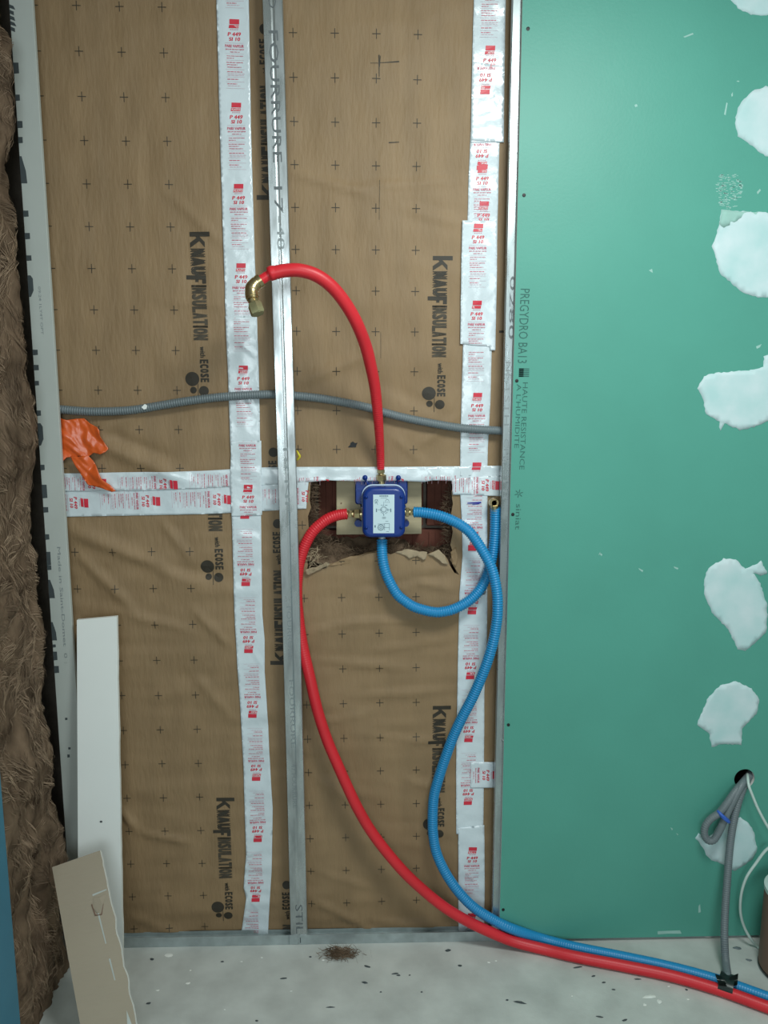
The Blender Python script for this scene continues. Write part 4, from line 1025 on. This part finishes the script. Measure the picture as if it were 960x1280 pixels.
rw = thing('plasterboard_offcut', 'tall narrow white plasterboard offcut leaning in the corner against the wall', 'plasterboard', 'leaning plasterboard offcuts')
o1, nr = slab([TL, TR, BR, BL], .0125, 'offcut_board', [WHITEPAPER, GYPSUM], rw, .0018, 2)
mb = MB(); q = TL.lerp(BL, .575)+(TR-TL)*.60-nr*.0002
mb.add([q+Vector((.004*math.cos(k), -.0006, .003*math.sin(k))) for k in range(6)], [tuple(range(6))]); mb.build('dark_fleck', CHAR, rw)
print('white offcut', TL, TR, BR, BL)
TL = at(65,1084,-.235); TR = at(125,1063,-.215); BRf = at(170,1280,-.42); BLf = at(100,1280,-.44)
BL = TL+(BLf-TL)*((TL.z)/(TL.z-BLf.z)); BR = TR+(BRf-TR)*((TR.z)/(TR.z-BRf.z)); BL.z = .002; BR.z = .002
print('brown offcut', TL, TR, BR, BL)
rb_ = thing('plasterboard_offcut', 'short offcut showing brown paper back and white broken edge, leaning before the white one', 'plasterboard', 'leaning plasterboard offcuts')
o2, nr = slab([TL, TR, BR, BL], .0125, 'offcut_board', [BROWNPAPER, GYPSUM], rb_, .0045, 7)
def on2(u, v, d=.0): return TL.lerp(BL, v)+(TR.lerp(BR, v)-TL.lerp(BL, v))*u-nr*d
mb = MB()
for (u0, v0, u1, v1, wd) in ((.72,.285,.75,.43,.0020),(.76,.50,.78,.60,.0020),(.68,.195,.97,.19,.0022)):
    a = on2(u0, v0, .0006); b = on2(u1, v1, .0006); s_ = (b-a).cross(nr).normalized()*wd; mb.add([a-s_, b-s_*.6, b+s_*.6, a+s_], [(0,1,2,3)])
mb.add([on2(.88,.74,.0008), on2(.80,.86,.0008), on2(.86,.93,.0008), on2(.985,.97,.0008), on2(.96,.86,.0008)], [(0,1,2,3,4)])
tag(mb.build('scraped_paper', GREYPAPER, rb_), kind='stuff')
mb = MB(); mb.add([on2(.68,.205,.0006), on2(.64,.25,.0008), on2(.72,.285,.004), on2(.84,.255,.005), on2(.95,.21,.001), on2(.80,.215,.0025)], [(0,1,2,5),(2,3,5),(3,4,5)]); tag(mb.build('torn_paper_flap', BROWNPAPER, rb_), kind='stuff')
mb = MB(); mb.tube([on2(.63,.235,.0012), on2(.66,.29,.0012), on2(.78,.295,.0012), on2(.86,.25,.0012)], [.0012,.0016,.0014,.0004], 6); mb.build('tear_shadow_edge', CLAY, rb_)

e0 = at(26,1280,-.55)
px_ = e0.x; mb = MB(); mb.box((px_-.035, -1.15, .0), (px_, -.55, 1.25)); bp_ = soften(mb.build('blue_sheet', PANEL), .002, 1)
tag(bp_, 'blue rigid sheet standing on edge before the bare wool at the bottom corner', 'panel')
print('blue panel', px_)

# ------------------------------------------------------------------ floor debris
rnd = random.Random(9)
tf = thing('wool_tuft', 'small brown tuft of mineral wool lying on the floor before the track', 'insulation')
mb = MB(); c0 = fl(425,1193,.006)
for k in range(420):
    p = c0+Vector((rnd.gauss(0, .022), rnd.gauss(0, .010), abs(rnd.gauss(0, .006)))); p.z = max(.001, p.z); d = Vector((rnd.gauss(0, 1), rnd.gauss(0, .6), rnd.gauss(0, .35))).normalized(); P = []
    for i in range(4): P.append(Vector((p.x, p.y, max(.0008, p.z)))); p = p+d*.007; d = (d+Vector((rnd.gauss(0,.3), rnd.gauss(0,.3), rnd.gauss(0,.2)))).normalized()
    ribbon(mb, P, .0007, Vector((0, .3, 1)).normalized())
tag(mb.build('loose_fibres', WOOL, tf), kind='stuff')
def blob(mb, c0, a, b, h, ang, sd, n=9):
    V = [c0+Vector((0, 0, h))]; F = []
    for k in range(n):
        t_ = 2*math.pi*k/n; r_ = 1+.45*noise.noise((k*1.3, sd, 2.0)); x = a*r_*math.cos(t_); y = b*r_*math.sin(t_)
        V.append(c0+Vector((x*math.cos(ang)-y*math.sin(ang), x*math.sin(ang)+y*math.cos(ang), 0)))
    for k in range(n): F.append((0, 1+k, 1+(k+1) % n))
    F.append(tuple(range(n, 0, -1))); mb.add(V, F)
dk = [(459,1208,.010,.004),(456,1228,.008,.004),(388,1196,.004,.003),(354,1223,.010,.003),(278,1202,.005,.003),(190,1199,.006,.004),(186,1254,.006,.004),(413,1259,.012,.002),(321,1276,.004,.003),(650,1253,.016,.004),(634,1250,.004,.003),(755,1228,.006,.003),(767,1237,.005,.002),(722,1209,.014,.003),(750,1271,.010,.003),(797,1224,.010,.002),(494,1217,.010,.003),(498,1219,.006,.003),(560,1188,.008,.005),(575,1207,.006,.004),(512,1219,.003,.002),(868,1212,.008,.005),(921,1185,.012,.006),(936,1200,.009,.005),(781,1275,.008,.003),(858,1237,.004,.003),(476,1240,.003,.002),(742,1220,.006,.003),(527,1240,.003,.002)]
for i, (px, py, a, b) in enumerate(dk):
    mb = MB(); blob(mb, fl(px, py, .0006), a, b, .0025, rnd.uniform(-.4, .4), i*1.7); o = mb.build('debris_chip', CHAR if i not in (22, 23) else CONC)
    if i in (22, 23): o.data.materials.clear(); o.data.materials.append(GREY)
    tag(o, 'small dark chip of debris lying on the concrete floor', 'debris', 'dark debris chips on the floor')
wt = [(211,1194,.012,.008),(327,1197,.004,.003),(302,1202,.004,.002),(404,1200,.004,.003),(364,1239,.004,.002),(611,1203,.004,.003),(620,1201,.003,.003),(860,1249,.004,.003),(812,1246,.020,.006),(806,1256,.005,.005),(885,1171,.012,.003),(235,1229,.006,.004),(238,1213,.003,.003),(197,1238,.005,.003),(824,1252,.006,.008),(893,1240,.006,.003),(281,1262,.003,.002),(715,1245,.003,.002),(836,1233,.004,.002)]
for i, (px, py, a, b) in enumerate(wt):
    mb = MB(); blob(mb, fl(px, py, .0006), a, b, .0015, rnd.uniform(-.4, .4), i*2.3+9); o = mb.build('plaster_crumb', GYPSUM)
    tag(o, 'small white plaster crumb lying on the concrete floor', 'debris', 'white plaster crumbs on the floor')
